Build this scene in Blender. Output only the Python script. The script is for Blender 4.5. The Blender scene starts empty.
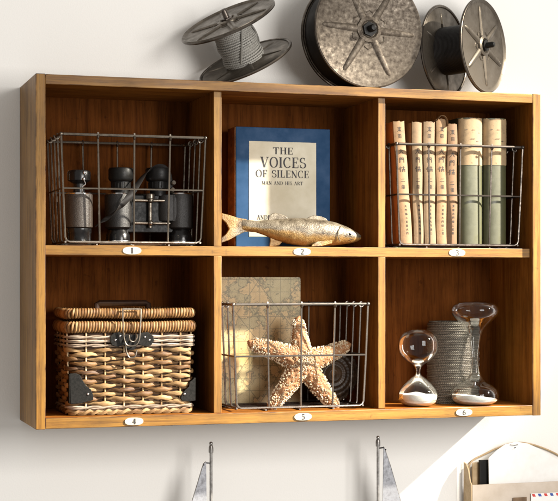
import bpy, bmesh, math, random
from mathutils import Vector, Matrix, noise as mnoise
random.seed(7)
S = bpy.context.scene
COL = S.collection
PI = math.pi

# ------------------------------------------------------------------ camera
F, CX, CY, CZ, YAW, PPX, PPY = 1517.45, -0.363, -2.4407, 0.2326, 0.3024, 272.39, 283.8
cam_d = bpy.data.cameras.new('camera'); cam = bpy.data.objects.new('camera', cam_d); COL.objects.link(cam)
cam.location = (CX, CY, CZ); cam.rotation_euler = (math.radians(90), 0, -YAW)
cam_d.sensor_width = 36; cam_d.lens = F / 558 * 36
cam_d.shift_x = (279 - PPX) / 558; cam_d.shift_y = (PPY - 250.5) / 558
cam_d.clip_start = 0.05; cam_d.clip_end = 100
S.camera = cam

# ------------------------------------------------------------------ world, lamps, exposure
w = bpy.data.worlds.new('World'); S.world = w; w.use_nodes = True
bgn = w.node_tree.nodes['Background']
bgn.inputs[0].default_value = (1.0, 0.95, 0.89, 1); bgn.inputs[1].default_value = 0.51
S.view_settings.view_transform = 'Standard'; S.view_settings.look = 'None'
S.view_settings.exposure = 0.0; S.view_settings.gamma = 1

def aim(o, target):
    o.rotation_euler = (Vector(target) - o.location).to_track_quat('-Z', 'Y').to_euler()

# low sunlight coming in from the upper right, in front of the shelf
SUN = Vector((1.80, -1.0, 1.22)).normalized()
tgt = Vector((0.27, 0.1, -0.02))
L = bpy.data.lights.new('sunbeam', 'SPOT'); L.energy = 6200; L.color = (1.0, 0.93, 0.80)
L.shadow_soft_size = 0.075; L.spot_size = 2 * math.atan(0.58 / 4.5); L.spot_blend = 1.0
lo = bpy.data.objects.new('sunbeam', L); COL.objects.link(lo); lo.location = tgt + SUN * 4.5; aim(lo, tgt)
# the room's window: big and soft, to the right in front
A = bpy.data.lights.new('window_light', 'AREA'); A.shape = 'RECTANGLE'; A.size = 0.8; A.size_y = 1.0
A.energy = 52; A.color = (1.0, 0.97, 0.93)
ao = bpy.data.objects.new('window_light', A); COL.objects.link(ao); ao.location = (1.15, -2.15, 0.62); aim(ao, (0.6, 0.1, 0.3))

# ------------------------------------------------------------------ photograph pixel on a plane of known depth -> metres
def P(px, py, y):
    u = (px - PPX) / F; v = -(py - PPY) / F
    c, s = math.cos(YAW), math.sin(YAW)
    dx = u * c + s; dy = -u * s + c          # ray per unit depth along the view axis
    k = (y - CY) / dy
    return Vector((CX + dx * k, y, CZ + v * k))

def mpp(px, y):                               # metres per pixel up/down there
    return P(px, 200, y).z - P(px, 201, y).z

# ------------------------------------------------------------------ mesh helpers
class MB:
    def __init__(self):
        self.v, self.f, self.m, self.c = [], [], [], []
        self.mi = 0; self.cv = 0.5
    def add(self, vs, fs):
        b = len(self.v)
        self.v += [Vector(x) for x in vs]
        self.c += [self.cv] * len(vs)
        for f in fs:
            self.f.append([b + i for i in f]); self.m.append(self.mi)
        return self
    def box(self, a, b):
        x0, y0, z0 = a; x1, y1, z1 = b
        vs = [(x0,y0,z0),(x1,y0,z0),(x1,y1,z0),(x0,y1,z0),(x0,y0,z1),(x1,y0,z1),(x1,y1,z1),(x0,y1,z1)]
        return self.add(vs, [(0,3,2,1),(4,5,6,7),(0,1,5,4),(1,2,6,5),(2,3,7,6),(3,0,4,7)])
    def tube(self, pts, r, seg=8, closed=False, flat=None, up=None):
        pts = [Vector(p) for p in pts]; n = len(pts)
        rr = r if isinstance(r, (list, tuple)) else [r] * n
        T = []
        for i in range(n):
            if closed: t = pts[(i+1) % n] - pts[i-1]
            else: t = pts[min(i+1, n-1)] - pts[max(i-1, 0)]
            T.append(t.normalized() if t.length > 1e-9 else Vector((0,0,1)))
        if up is None:
            nrm = T[0].orthogonal().normalized()
        vs = []
        for i in range(n):
            if up is not None:
                u_ = Vector(up); nrm = (u_ - T[i] * u_.dot(T[i])).normalized()
            else:
                nrm = (nrm - T[i] * nrm.dot(T[i]))
                nrm = nrm.normalized() if nrm.length > 1e-6 else T[i].orthogonal().normalized()
            bn = T[i].cross(nrm)
            for k in range(seg):
                a = 2 * PI * k / seg
                ra = rr[i]; rb = ra * (flat if flat else 1)
                vs.append(pts[i] + nrm * math.cos(a) * ra + bn * math.sin(a) * rb)
        fs = []
        for i in range(n if closed else n - 1):
            j = (i + 1) % n
            for k in range(seg):
                k2 = (k + 1) % seg
                fs.append((i*seg+k, i*seg+k2, j*seg+k2, j*seg+k))
        if not closed:
            fs.append(tuple(range(seg))[::-1]); fs.append(tuple((n-1)*seg+k for k in range(seg)))
        return self.add(vs, fs)
    def lathe(self, prof, o=(0,0,0), ax=(0,0,1), seg=32, caps=True):
        # prof: list of (radius, height)
        ax = Vector(ax).normalized(); e1 = ax.orthogonal().normalized(); e2 = ax.cross(e1); o = Vector(o)
        vs = []; fs = []; n = len(prof)
        for r, h in prof:
            for k in range(seg):
                a = 2*PI*k/seg
                vs.append(o + ax*h + (e1*math.cos(a) + e2*math.sin(a)) * max(r, 1e-5))
        for i in range(n-1):
            for k in range(seg):
                k2 = (k+1) % seg
                fs.append((i*seg+k, i*seg+k2, (i+1)*seg+k2, (i+1)*seg+k))
        if caps:
            fs.append(tuple(range(seg))[::-1]); fs.append(tuple((n-1)*seg+k for k in range(seg)))
        return self.add(vs, fs)
    def prism(self, poly, axis, d0, d1):
        # poly of 2D points; axis 'y': (x,z) extruded over y
        n = len(poly); vs = []
        for d in (d0, d1):
            for a, b in poly:
                vs.append((a, d, b) if axis == 'y' else (d, a, b) if axis == 'x' else (a, b, d))
        fs = [tuple(range(n)), tuple(range(n, 2*n))[::-1]]
        for i in range(n):
            j = (i+1) % n; fs.append((i, i+n, j+n, j))
        return self.add(vs, fs)
    def ball(self, c, r, sx=1, sy=1, sz=1, seg=10, ring=6):
        c = Vector(c); vs = []; fs = []
        for i in range(ring+1):
            t = PI*i/ring
            for k in range(seg):
                a = 2*PI*k/seg
                vs.append(c + Vector((r*sx*math.sin(t)*math.cos(a), r*sy*math.sin(t)*math.sin(a), r*sz*math.cos(t))))
        for i in range(ring):
            for k in range(seg):
                k2 = (k+1) % seg
                fs.append((i*seg+k, (i+1)*seg+k, (i+1)*seg+k2, i*seg+k2))
        return self.add(vs, fs)

WL = {}
def empty(name, loc, label=None, cat=None, group=None):
    o = bpy.data.objects.new(name, None); COL.objects.link(o); o.location = loc; o.empty_display_size = 0.02
    WL[o.name] = Vector(loc)
    if label: o['label'] = label
    if cat: o['category'] = cat
    if group: o['group'] = group
    return o

def obj(name, mb, mats, parent=None, smooth=True, bevel=0, local=False, angle=40, bevmat=-1, subd=0, fixn=True):
    me = bpy.data.meshes.new(name)
    off = Vector((0,0,0))
    if parent is not None and not local: off = WL[parent.name]
    me.from_pydata([tuple(v - off) for v in mb.v], [], mb.f)
    if not isinstance(mats, (list, tuple)): mats = [mats]
    for m in mats: me.materials.append(m)
    me.polygons.foreach_set('material_index', mb.m)
    at = me.attributes.new('var', 'FLOAT', 'POINT'); at.data.foreach_set('value', mb.c)
    if fixn:
        bm = bmesh.new(); bm.from_mesh(me)
        bmesh.ops.remove_doubles(bm, verts=bm.verts, dist=2e-6)
        bmesh.ops.recalc_face_normals(bm, faces=bm.faces); bm.to_mesh(me); bm.free()
    if smooth:
        me.polygons.foreach_set('use_smooth', [True] * len(me.polygons))
        me.set_sharp_from_angle(angle=math.radians(angle))
    o = bpy.data.objects.new(name, me); COL.objects.link(o)
    if parent is not None:
        o.parent = parent; WL[o.name] = off if not local else WL.get(parent.name, Vector())
    else: WL[o.name] = Vector()
    if bevel:
        b = o.modifiers.new('bevel', 'BEVEL'); b.width = bevel; b.segments = 2; b.limit_method = 'ANGLE'
        if bevmat >= 0: b.material = bevmat
    if subd:
        s = o.modifiers.new('subd', 'SUBSURF'); s.levels = subd; s.render_levels = subd
    return o

def tag(o, label, cat, group=None, kind=None):
    if label: o['label'] = label
    if cat: o['category'] = cat
    if group: o['group'] = group
    if kind: o['kind'] = kind
    return o

# ------------------------------------------------------------------ materials
def newmat(name):
    m = bpy.data.materials.new(name); m.use_nodes = True
    nt = m.node_tree; b = nt.nodes['Principled BSDF']
    return m, nt, b
def N(nt, t, **kw):
    n = nt.nodes.new(t)
    for k, v in kw.items():
        if k in n.inputs: n.inputs[k].default_value = v
        else: setattr(n, k, v)
    return n
def ramp(nt, src, stops, interp='LINEAR'):
    r = nt.nodes.new('ShaderNodeValToRGB'); r.color_ramp.interpolation = interp
    while len(r.color_ramp.elements) < len(stops): r.color_ramp.elements.new(0.5)
    for e, (p, c) in zip(r.color_ramp.elements, stops):
        e.position = p; e.color = (c[0], c[1], c[2], 1) if not isinstance(c, (int, float)) else (c, c, c, 1)
    nt.links.new(src, r.inputs[0]); return r
def coords(nt, scale=(1,1,1), rot=(0,0,0)):
    tc = nt.nodes.new('ShaderNodeTexCoord'); mp = nt.nodes.new('ShaderNodeMapping')
    mp.inputs['Scale'].default_value = scale; mp.inputs['Rotation'].default_value = rot
    nt.links.new(tc.outputs['Object'], mp.inputs[0]); return mp.outputs[0]
def mixc(nt, f, a, b, mode='MIX'):
    m = nt.nodes.new('ShaderNodeMix'); m.data_type = 'RGBA'; m.blend_type = mode
    for inp, v in ((m.inputs[0], f), (m.inputs[6], a), (m.inputs[7], b)):
        if isinstance(v, (int, float)): inp.default_value = v
        elif isinstance(v, tuple): inp.default_value = (v[0], v[1], v[2], 1)
        else: nt.links.new(v, inp)
    return m.outputs[2]
def bump(nt, b, h, strength=0.3, dist=0.001):
    n = N(nt, 'ShaderNodeBump', Strength=strength, Distance=dist)
    nt.links.new(h, n.inputs['Height']); nt.links.new(n.outputs[0], b.inputs['Normal']); return n
def math_(nt, op, a, b=0.0):
    n = nt.nodes.new('ShaderNodeMath'); n.operation = op
    for i, v in enumerate((a, b)):
        if isinstance(v, (int, float)): n.inputs[i].default_value = v
        else: nt.links.new(v, n.inputs[i])
    return n.outputs[0]

def wood(name, axis, c_dark, c_mid, c_light, rough=0.44, spec=0.28, blot=0.85, seed=0.0):
    m, nt, b = newmat(name)
    sc = {'x': (2.6, 52, 52), 'y': (52, 2.6, 52), 'z': (52, 52, 2.6)}[axis]
    co = coords(nt, sc)
    wv = N(nt, 'ShaderNodeTexNoise', Scale=1.6, Detail=7.0, Roughness=0.62, Distortion=0.6); nt.links.new(co, wv.inputs['Vector'])
    fine = N(nt, 'ShaderNodeTexNoise', Scale=9.0, Detail=4.0, Roughness=0.7); nt.links.new(co, fine.inputs['Vector'])
    big = N(nt, 'ShaderNodeTexNoise', Scale=7.0, Detail=5.0, Roughness=0.6); nt.links.new(coords(nt), big.inputs['Vector'])
    c1 = ramp(nt, wv.outputs[0], [(0.30, c_dark), (0.50, c_mid), (0.70, c_light)]).outputs[0]
    pores = ramp(nt, fine.outputs[0], [(0.36, 0.38), (0.47, 1.0)]).outputs[0]
    c2 = mixc(nt, 0.55, c1, pores, 'MULTIPLY')
    bl = ramp(nt, big.outputs[0], [(0.28, 0.55), (0.52, 1.0), (0.8, 1.12)]).outputs[0]
    c3 = mixc(nt, blot, c2, bl, 'MULTIPLY')
    # scuffs and dents
    sn = N(nt, 'ShaderNodeTexNoise', Scale=60.0, Detail=3.0); nt.links.new(coords(nt), sn.inputs['Vector'])
    sm = ramp(nt, sn.outputs[0], [(0.68, 0.0), (0.76, 1.0)]).outputs[0]
    c4 = mixc(nt, math_(nt, 'MULTIPLY', sm, 0.45), c3, tuple(x * 0.35 for x in c_dark))
    nt.links.new(c4, b.inputs['Base Color'])
    rr = ramp(nt, big.outputs[0], [(0.3, rough + 0.12), (0.7, rough - 0.06)]).outputs[0]
    nt.links.new(rr, b.inputs['Roughness']); b.inputs['Specular IOR Level'].default_value = spec
    if spec > .2: b.inputs['Coat Weight'].default_value = 0.04; b.inputs['Coat Roughness'].default_value = 0.36
    h = math_(nt, 'ADD', wv.outputs[0], math_(nt, 'MULTIPLY', fine.outputs[0], 0.6))
    bump(nt, b, h, 0.35, 0.0008)
    return m

GD, GM, GL = (0.105, 0.042, 0.0060), (0.205, 0.096, 0.0135), (0.285, 0.148, 0.026)
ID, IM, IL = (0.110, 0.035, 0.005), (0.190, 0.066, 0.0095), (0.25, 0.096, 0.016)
WX = wood('honey_wood_along_x', 'x', GD, GM, GL)
WZ = wood('honey_wood_along_z', 'z', GD, GM, GL)
IX = wood('shade_toned_along_x', 'x', ID, IM, IL, rough=0.6, spec=0.06)  # darkened copies of the honey wood, inside shade painted into the tones
IZ = wood('shade_toned_along_z', 'z', ID, IM, IL, rough=0.6, spec=0.06)
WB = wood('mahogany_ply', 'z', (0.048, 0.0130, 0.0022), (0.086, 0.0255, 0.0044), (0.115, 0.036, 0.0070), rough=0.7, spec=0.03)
WE, nt, b = newmat('worn_dark_edge')
n = N(nt, 'ShaderNodeTexNoise', Scale=22.0, Detail=6.0); nt.links.new(coords(nt), n.inputs['Vector'])
r = ramp(nt, n.outputs[0], [(0.42, (0.060, 0.024, 0.009)), (0.56, (0.26, 0.13, 0.035))]); nt.links.new(r.outputs[0], b.inputs['Base Color'])
b.inputs['Roughness'].default_value = 0.5

def mottled(name, c1, c2, metallic=0.0, rough=0.5, scale=60, bumpv=0.2, detail=6.0, lo_=0.35, hi_=0.65, c3=None, spec=0.5, dist=0.0006):
    m, nt, b = newmat(name)
    n = N(nt, 'ShaderNodeTexNoise', Scale=float(scale), Detail=detail, Roughness=0.65); nt.links.new(coords(nt), n.inputs['Vector'])
    st = [(lo_, c1), (hi_, c2)] + ([(min(hi_ + 0.15, 1), c3)] if c3 else [])
    r = ramp(nt, n.outputs[0], st); nt.links.new(r.outputs[0], b.inputs['Base Color'])
    b.inputs['Metallic'].default_value = metallic; b.inputs['Specular IOR Level'].default_value = spec
    rr = ramp(nt, n.outputs[0], [(0.3, min(rough + 0.15, 1)), (0.7, max(rough - 0.1, 0.05))]); nt.links.new(rr.outputs[0], b.inputs['Roughness'])
    if bumpv: bump(nt, b, n.outputs[0], bumpv, dist)
    return m

STEEL = mottled('dull_steel_wire', (0.13, 0.11, 0.095), (0.30, 0.27, 0.24), 0.9, 0.3, 120, 0.1)
BRONZE = mottled('dark_bronze_wire', (0.055, 0.045, 0.038), (0.13, 0.11, 0.095), 0.9, 0.36, 120, 0.1)
REEL = mottled('aged_tin', (0.070, 0.057, 0.043), (0.155, 0.132, 0.105), 0.8, 0.36, 38, 0.15, c3=(0.25, 0.22, 0.185))
REELW = mottled('aged_tin_speckled', (0.050, 0.037, 0.026), (0.125, 0.102, 0.078), 0.55, 0.55, 130, 0.3, detail=10.0, c3=(0.23, 0.20, 0.165), lo_=0.36, hi_=0.60)
RIMM = mottled('worn_dark_rim', (0.045, 0.036, 0.028), (0.14, 0.12, 0.10), 0.85, 0.3, 45, 0.2, c3=(0.40, 0.37, 0.33))
CHROME = mottled('bright_chrome', (0.7, 0.7, 0.7), (0.85, 0.85, 0.85), 1.0, 0.16, 80, 0.0)
BLACKM = mottled('black_enamel', (0.003, 0.003, 0.003), (0.007, 0.006, 0.006), 0.0, 0.22, 90, 0.1, spec=0.4)
BLACKR = mottled('black_rubber', (0.003, 0.003, 0.003), (0.008, 0.007, 0.006), 0.0, 0.42, 200, 0.2, spec=0.2)
LEATH = mottled('pebbled_dark_leather', (0.004, 0.003, 0.003), (0.012, 0.009, 0.007), 0.0, 0.42, 900, 0.5, 2.0, dist=0.0012)
LEATHB = mottled('pebbled_brown_leather', (0.020, 0.013, 0.009), (0.048, 0.034, 0.024), 0.0, 0.42, 800, 0.6, 2.0, dist=0.0012)
BLKLEATHER = mottled('black_leather_patch', (0.004, 0.004, 0.0035), (0.012, 0.011, 0.010), 0.0, 0.6, 260, 0.3, spec=0.12)
WALLM, nt, b = newmat('painted_wall')
n = N(nt, 'ShaderNodeTexNoise', Scale=3.0, Detail=4.0); nt.links.new(coords(nt), n.inputs['Vector'])
r = ramp(nt, n.outputs[0], [(0.3, (0.775, 0.76, 0.73)), (0.7, (0.80, 0.785, 0.755))]); nt.links.new(r.outputs[0], b.inputs['Base Color'])
n2 = N(nt, 'ShaderNodeTexNoise', Scale=420.0, Detail=3.0); nt.links.new(coords(nt), n2.inputs['Vector'])
b.inputs['Roughness'].default_value = 0.7; bump(nt, b, n2.outputs[0], 0.3, 0.0010)
def plain(name, c, rough=0.6, spec=0.3, metallic=0.0):
    v = tuple(min(1, x * 1.18) for x in c)
    m = mottled(name, tuple(x * 0.82 for x in c), v, metallic, rough, 45, 0.1, spec=spec); return m
INK = plain('printing_ink', (0.03, 0.028, 0.03), 0.6)
CREAMP = plain('enamel_label', (0.42, 0.375, 0.285), 0.45)

# ------------------------------------------------------------------ a small roman alphabet with thick and thin strokes
def arc(cx, cy, rx, ry, a0, a1, n=14):
    return [(cx + rx*math.cos(math.radians(a0 + (a1-a0)*i/n)), cy + ry*math.sin(math.radians(a0 + (a1-a0)*i/n))) for i in range(n+1)]
TK, TN = 0.15, 0.05
THB = [1.0]
def G(ch):
    s = []; hs = lambda x, y, w=0.30: s.append(([(x-w/2, y), (x+w/2, y)], 0.045))
    st = lambda x, a=0, b_=1, w=TK: s.append(([(x, a), (x, b_)], w))
    if ch == 'T': st(.38); hs(.38, .02); s.append(([(.02,.975),(.74,.975)], TN)); s.append(([(.03,.98),(.03,.76)], TN)); s.append(([(.73,.98),(.73,.76)], TN)); W = .76
    elif ch == 'H': st(.17); st(.68); [hs(x, y) for x in (.17,.68) for y in (.02,.98)]; s.append(([(.17,.52),(.68,.52)], TN)); W = .85
    elif ch == 'E': st(.17); s.append(([(.02,.975),(.62,.975)], TN)); s.append(([(.02,.025),(.64,.025)], TN)); s.append(([(.17,.52),(.48,.52)], TN)); s.append(([(.61,.98),(.61,.76)], TN)); s.append(([(.63,.02),(.63,.26)], TN)); s.append(([(.48,.40),(.48,.64)], TN)); W = .68
    elif ch == 'F': st(.17); hs(.17,.02,.34); s.append(([(.02,.975),(.60,.975)], TN)); s.append(([(.17,.50),(.46,.50)], TN)); s.append(([(.59,.98),(.59,.76)], TN)); s.append(([(.46,.38),(.46,.62)], TN)); W = .64
    elif ch == 'L': st(.17); hs(.17,.98); s.append(([(.02,.025),(.62,.025)], TN)); s.append(([(.61,.02),(.61,.28)], TN)); W = .66
    elif ch == 'I': st(.17); hs(.17,.02,.32); hs(.17,.98,.32); W = .34
    elif ch == 'V': s.append(([(.13,.98),(.42,.0)], TK)); s.append(([(.42,.0),(.72,.98)], TN)); hs(.13,.98,.28); hs(.70,.98,.24); W = .82
    elif ch == 'A': s.append(([(.12,.02),(.40,1.)], TN)); s.append(([(.40,1.),(.68,.02)], TK)); s.append(([(.2,.34),(.58,.34)], TN)); hs(.12,.02,.22); hs(.67,.02,.30); W = .82
    elif ch == 'N': st(.13,0,.98,TN); st(.69,0,.98,TN); s.append(([(.10,.97),(.69,.02)], TK)); hs(.13,.02,.24); hs(.67,.98,.24); W = .82
    elif ch == 'M': st(.13,0,.98,TN); st(.82,0,.98,TK); s.append(([(.14,.97),(.46,.02)], TK)); s.append(([(.46,.02),(.80,.97)], TN)); hs(.13,.02,.24); hs(.82,.02,.30); hs(.10,.98,.2); W = .98
    elif ch == 'O': s.append((arc(.42,.5,.35,.49,0,360,32), 'a')); W = .84
    elif ch == 'C': s.append((arc(.42,.5,.35,.49,48,318,26), 'a')); s.append(([(.66,.98),(.66,.70)], TN)); W = .76
    elif ch == 'D': st(.17); s.append((arc(.30,.5,.42,.475,-90,90,20), 'a')); s.append(([(.02,.975),(.32,.975)], TN)); s.append(([(.02,.025),(.32,.025)], TN)); W = .80
    elif ch == 'R': st(.17); hs(.17,.02,.3); s.append((arc(.34,.74,.24,.235,-90,90,16), 'a')); s.append(([(.02,.975),(.36,.975)], TN)); s.append(([(.17,.505),(.36,.505)], TN)); s.append(([(.38,.50),(.66,.03)], TK)); hs(.68,.02,.16); W = .78
    elif ch == 'S': s.append((arc(.32,.745,.23,.235,40,250,16) + arc(.33,.26,.26,.25,75,-145,18), 'a')); s.append(([(.52,.96),(.52,.72)], TN)); s.append(([(.08,.04),(.08,.30)], TN)); W = .64
    elif ch == 'X': s.append(([(.1,.97),(.66,.03)], TK)); s.append(([(.1,.03),(.66,.97)], TN)); W = .78
    elif ch == 'U': st(.17,.25,.98); s.append((arc(.42,.28,.25,.27,180,360,14), 'a')); st(.67,.25,.98,TN); hs(.17,.98); W = .82
    elif ch == '1': st(.25); hs(.25,.02,.4); s.append(([(.06,.80),(.25,.97)], TN)); W = .5
    elif ch == '2': s.append((arc(.30,.72,.24,.26,170,-35,14) + [(.06,.04)], 'a')); s.append(([(.04,.05),(.56,.05)], .11)); W = .6
    elif ch == '3': s.append((arc(.28,.745,.22,.235,150,-80,14), 'a')); s.append((arc(.28,.27,.25,.26,80,-150,16), 'a')); W = .6
    elif ch == '4': st(.42); s.append(([(.42,.97),(.04,.30)], TN)); s.append(([(.02,.30),(.62,.30)], .08)); hs(.42,.02,.3); W = .64
    elif ch == '5': s.append(([(.12,.95),(.54,.95)], .11)); s.append(([(.12,.96),(.10,.52)], TN)); s.append((arc(.28,.30,.26,.29,125,-150,18), 'a')); W = .6
    elif ch == '6': s.append((arc(.30,.28,.24,.27,0,360,22), 'a')); s.append(([(.50,.95),(.26,.84),(.10,.56),(.06,.30)], 'a')); W = .62
    else: W = .4
    return s, W
def stroke_poly(mb, pts, w, fx, lay):
    n = len(pts); L_, R_ = [], []
    for i in range(n):
        a = pts[max(i-1, 0)]; c = pts[min(i+1, n-1)]
        dx, dy = c[0]-a[0], c[1]-a[1]; l = math.hypot(dx, dy) or 1
        ww = (TN*THB[0] + (TK-TN) * (abs(dy)/l) ** 1.3) if w == 'a' else w
        nx, ny = -dy/l*ww/2, dx/l*ww/2
        L_.append(fx(pts[i][0]+nx, pts[i][1]+ny, lay)); R_.append(fx(pts[i][0]-nx, pts[i][1]-ny, lay))
    mb.add(L_ + R_, [(i, i+1, n+i+1, n+i) for i in range(n-1)])
def text_on(mb, s, center, size, ux, uz, nrm, width=None, track=0.10, bold=1.0):
    """roman capitals centred on a point of a plane spanned by ux (reading) and uz (up)"""
    ux, uz, nrm = Vector(ux), Vector(uz), Vector(nrm)
    tot = 0; lay = []
    for ch in s:
        st, W = G(ch) if ch != ' ' else ([], .42)
        lay.append((st, tot)); tot += W + track
    tot -= track; sx = (width / tot) if width else size
    c = Vector(center); k = 0; THB[0] = bold if bold > 1.3 else 1.0
    for st, x0 in lay:
        for pts, w_ in st:
            k += 1
            ww = w_ if w_ == 'a' else w_ * bold
            stroke_poly(mb, pts, ww, lambda a, b_, l_: c + ux*((x0 + a - tot/2)*sx) + uz*((b_ - .5)*size) + nrm*(0.00025 + 0.000004*(l_ % 9)), k)
# brush characters, a handful of strokes each
HAN = [
 [[(.1,.62),(.9,.66)], [(.5,.98),(.45,.6),(.08,.05)], [(.5,.6),(.92,.05)]],
 [[(.15,.95),(.15,.05)], [(.15,.95),(.42,.95),(.42,.62),(.15,.62)], [(.58,.95),(.86,.95),(.86,.05)], [(.58,.95),(.58,.62),(.86,.62)], [(.15,.78),(.42,.78)]],
 [[(.18,.95),(.18,.05)], [(.05,.7),(.1,.5)], [(.3,.8),(.34,.65)], [(.45,.82),(.95,.82)], [(.7,.98),(.7,.5)], [(.42,.5),(.98,.5)], [(.5,.4),(.5,.05)], [(.5,.4),(.9,.4),(.9,.05)], [(.5,.22),(.9,.22)]],
 [[(.2,.72),(.8,.74)], [(.08,.22),(.92,.24)]],
 [[(.1,.85),(.9,.85)], [(.5,.98),(.5,.02)], [(.2,.6),(.8,.6)], [(.2,.35),(.8,.35)], [(.5,.35),(.1,.02)], [(.5,.35),(.9,.02)]],
 [[(.2,.9),(.8,.9),(.8,.1),(.2,.1),(.2,.9)], [(.2,.5),(.8,.5)], [(.5,.9),(.5,.1)]],
]
def han(mb, k, c, size, ux, uz, nrm, w_=.11):
    c, ux, uz, nrm = Vector(c), Vector(ux), Vector(uz), Vector(nrm)
    for q, st in enumerate(HAN[k % len(HAN)]):
        stroke_poly(mb, st, w_, lambda a, b_, l_: c + ux*((a-.5)*size) + uz*((b_-.5)*size) + nrm*(0.0003 + 0.000004*l_), q)

# ------------------------------------------------------------------ setting: the wall
W_, H_, D_ = 0.90, 0.571, 0.184
mb = MB(); mb.add([(-4, D_, -2.5), (5, D_, -2.5), (5, D_, 3), (-4, D_, 3)], [(0,1,2,3)])
tag(obj('wall', mb, WALLM, smooth=False, fixn=False), 'smooth off-white painted wall behind the shelf', 'wall', kind='structure')

# ------------------------------------------------------------------ the cubby shelf
T, TB, INS = 0.0160, 0.0165, 0.0105
ZM = 0.2955; ZM0 = ZM - 0.0163
XA, XB = 0.2992, 0.5935; DT = 0.0135
shelf = empty('wall_shelf', (W_/2, D_, 0), 'honey brown wooden wall shelf with six open numbered cubbyholes', 'wall shelf')
def board(name, a, b_, mat, bev=0.0009, bm_=1):
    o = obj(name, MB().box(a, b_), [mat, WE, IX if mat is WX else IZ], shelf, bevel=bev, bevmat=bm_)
    for p in o.data.polygons:                     # inner faces take the darker wood, cubbyhole shade put into its colour
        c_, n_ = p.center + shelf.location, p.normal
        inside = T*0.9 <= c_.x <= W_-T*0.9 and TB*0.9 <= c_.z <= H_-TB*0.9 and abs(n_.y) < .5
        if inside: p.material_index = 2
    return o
DB = D_ - 0.001
board('side_panel', (0, 0, -0.002), (T, DB, H_), WZ, 0.0013); board('side_panel', (W_-T, 0, -0.002), (W_, DB, H_), WZ, 0.0013)
board('top_board', (T, 0.0006, H_-TB), (W_-T, DB-0.0003, H_-0.0006), WX)
board('bottom_board', (T, 0.0006, -0.0014), (W_-T, DB-0.0003, TB), WX)
board('middle_board', (T, INS, ZM0), (W_-T, D_-0.008, ZM), WX)
for x in (XA, XB):
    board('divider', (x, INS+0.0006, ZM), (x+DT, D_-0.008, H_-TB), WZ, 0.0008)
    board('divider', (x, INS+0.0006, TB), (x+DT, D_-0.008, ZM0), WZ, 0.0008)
board('back_panel', (T, D_-0.008, TB), (W_-T, D_-0.002, H_-TB), WB, 0, 0)
for k, (px, py, y) in enumerate([(132,249,INS),(302,251.5,INS),(457,253.9,INS),(134,423.5,0.0),(303,419.3,0.0),(464,412.8,0.0)]):
    c = P(px, py, y); hw, hh = 0.0155, 0.0062
    if y: c.z = ZM0 + 0.0081
    else: c.z = TB/2 - 0.0008
    poly = []
    for a in range(40):
        t = 2*PI*a/40
        ca, sa = math.cos(t), math.sin(t)
        poly.append((c.x + hw*math.copysign(abs(ca)**0.75, ca), c.z + hh*math.copysign(abs(sa)**0.85, sa)))
    pl = obj('number_plate', MB().prism(poly, 'y', y-0.0011, y+0.0004), CREAMP, shelf, smooth=False)
    t = MB(); text_on(t, str(k+1), (c.x, y-0.0011, c.z), 0.0092, (1,0,0), (0,0,1), (0,-1,0), bold=2.0)
    obj('numeral', t, INK, pl, smooth=False, fixn=False)

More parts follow.
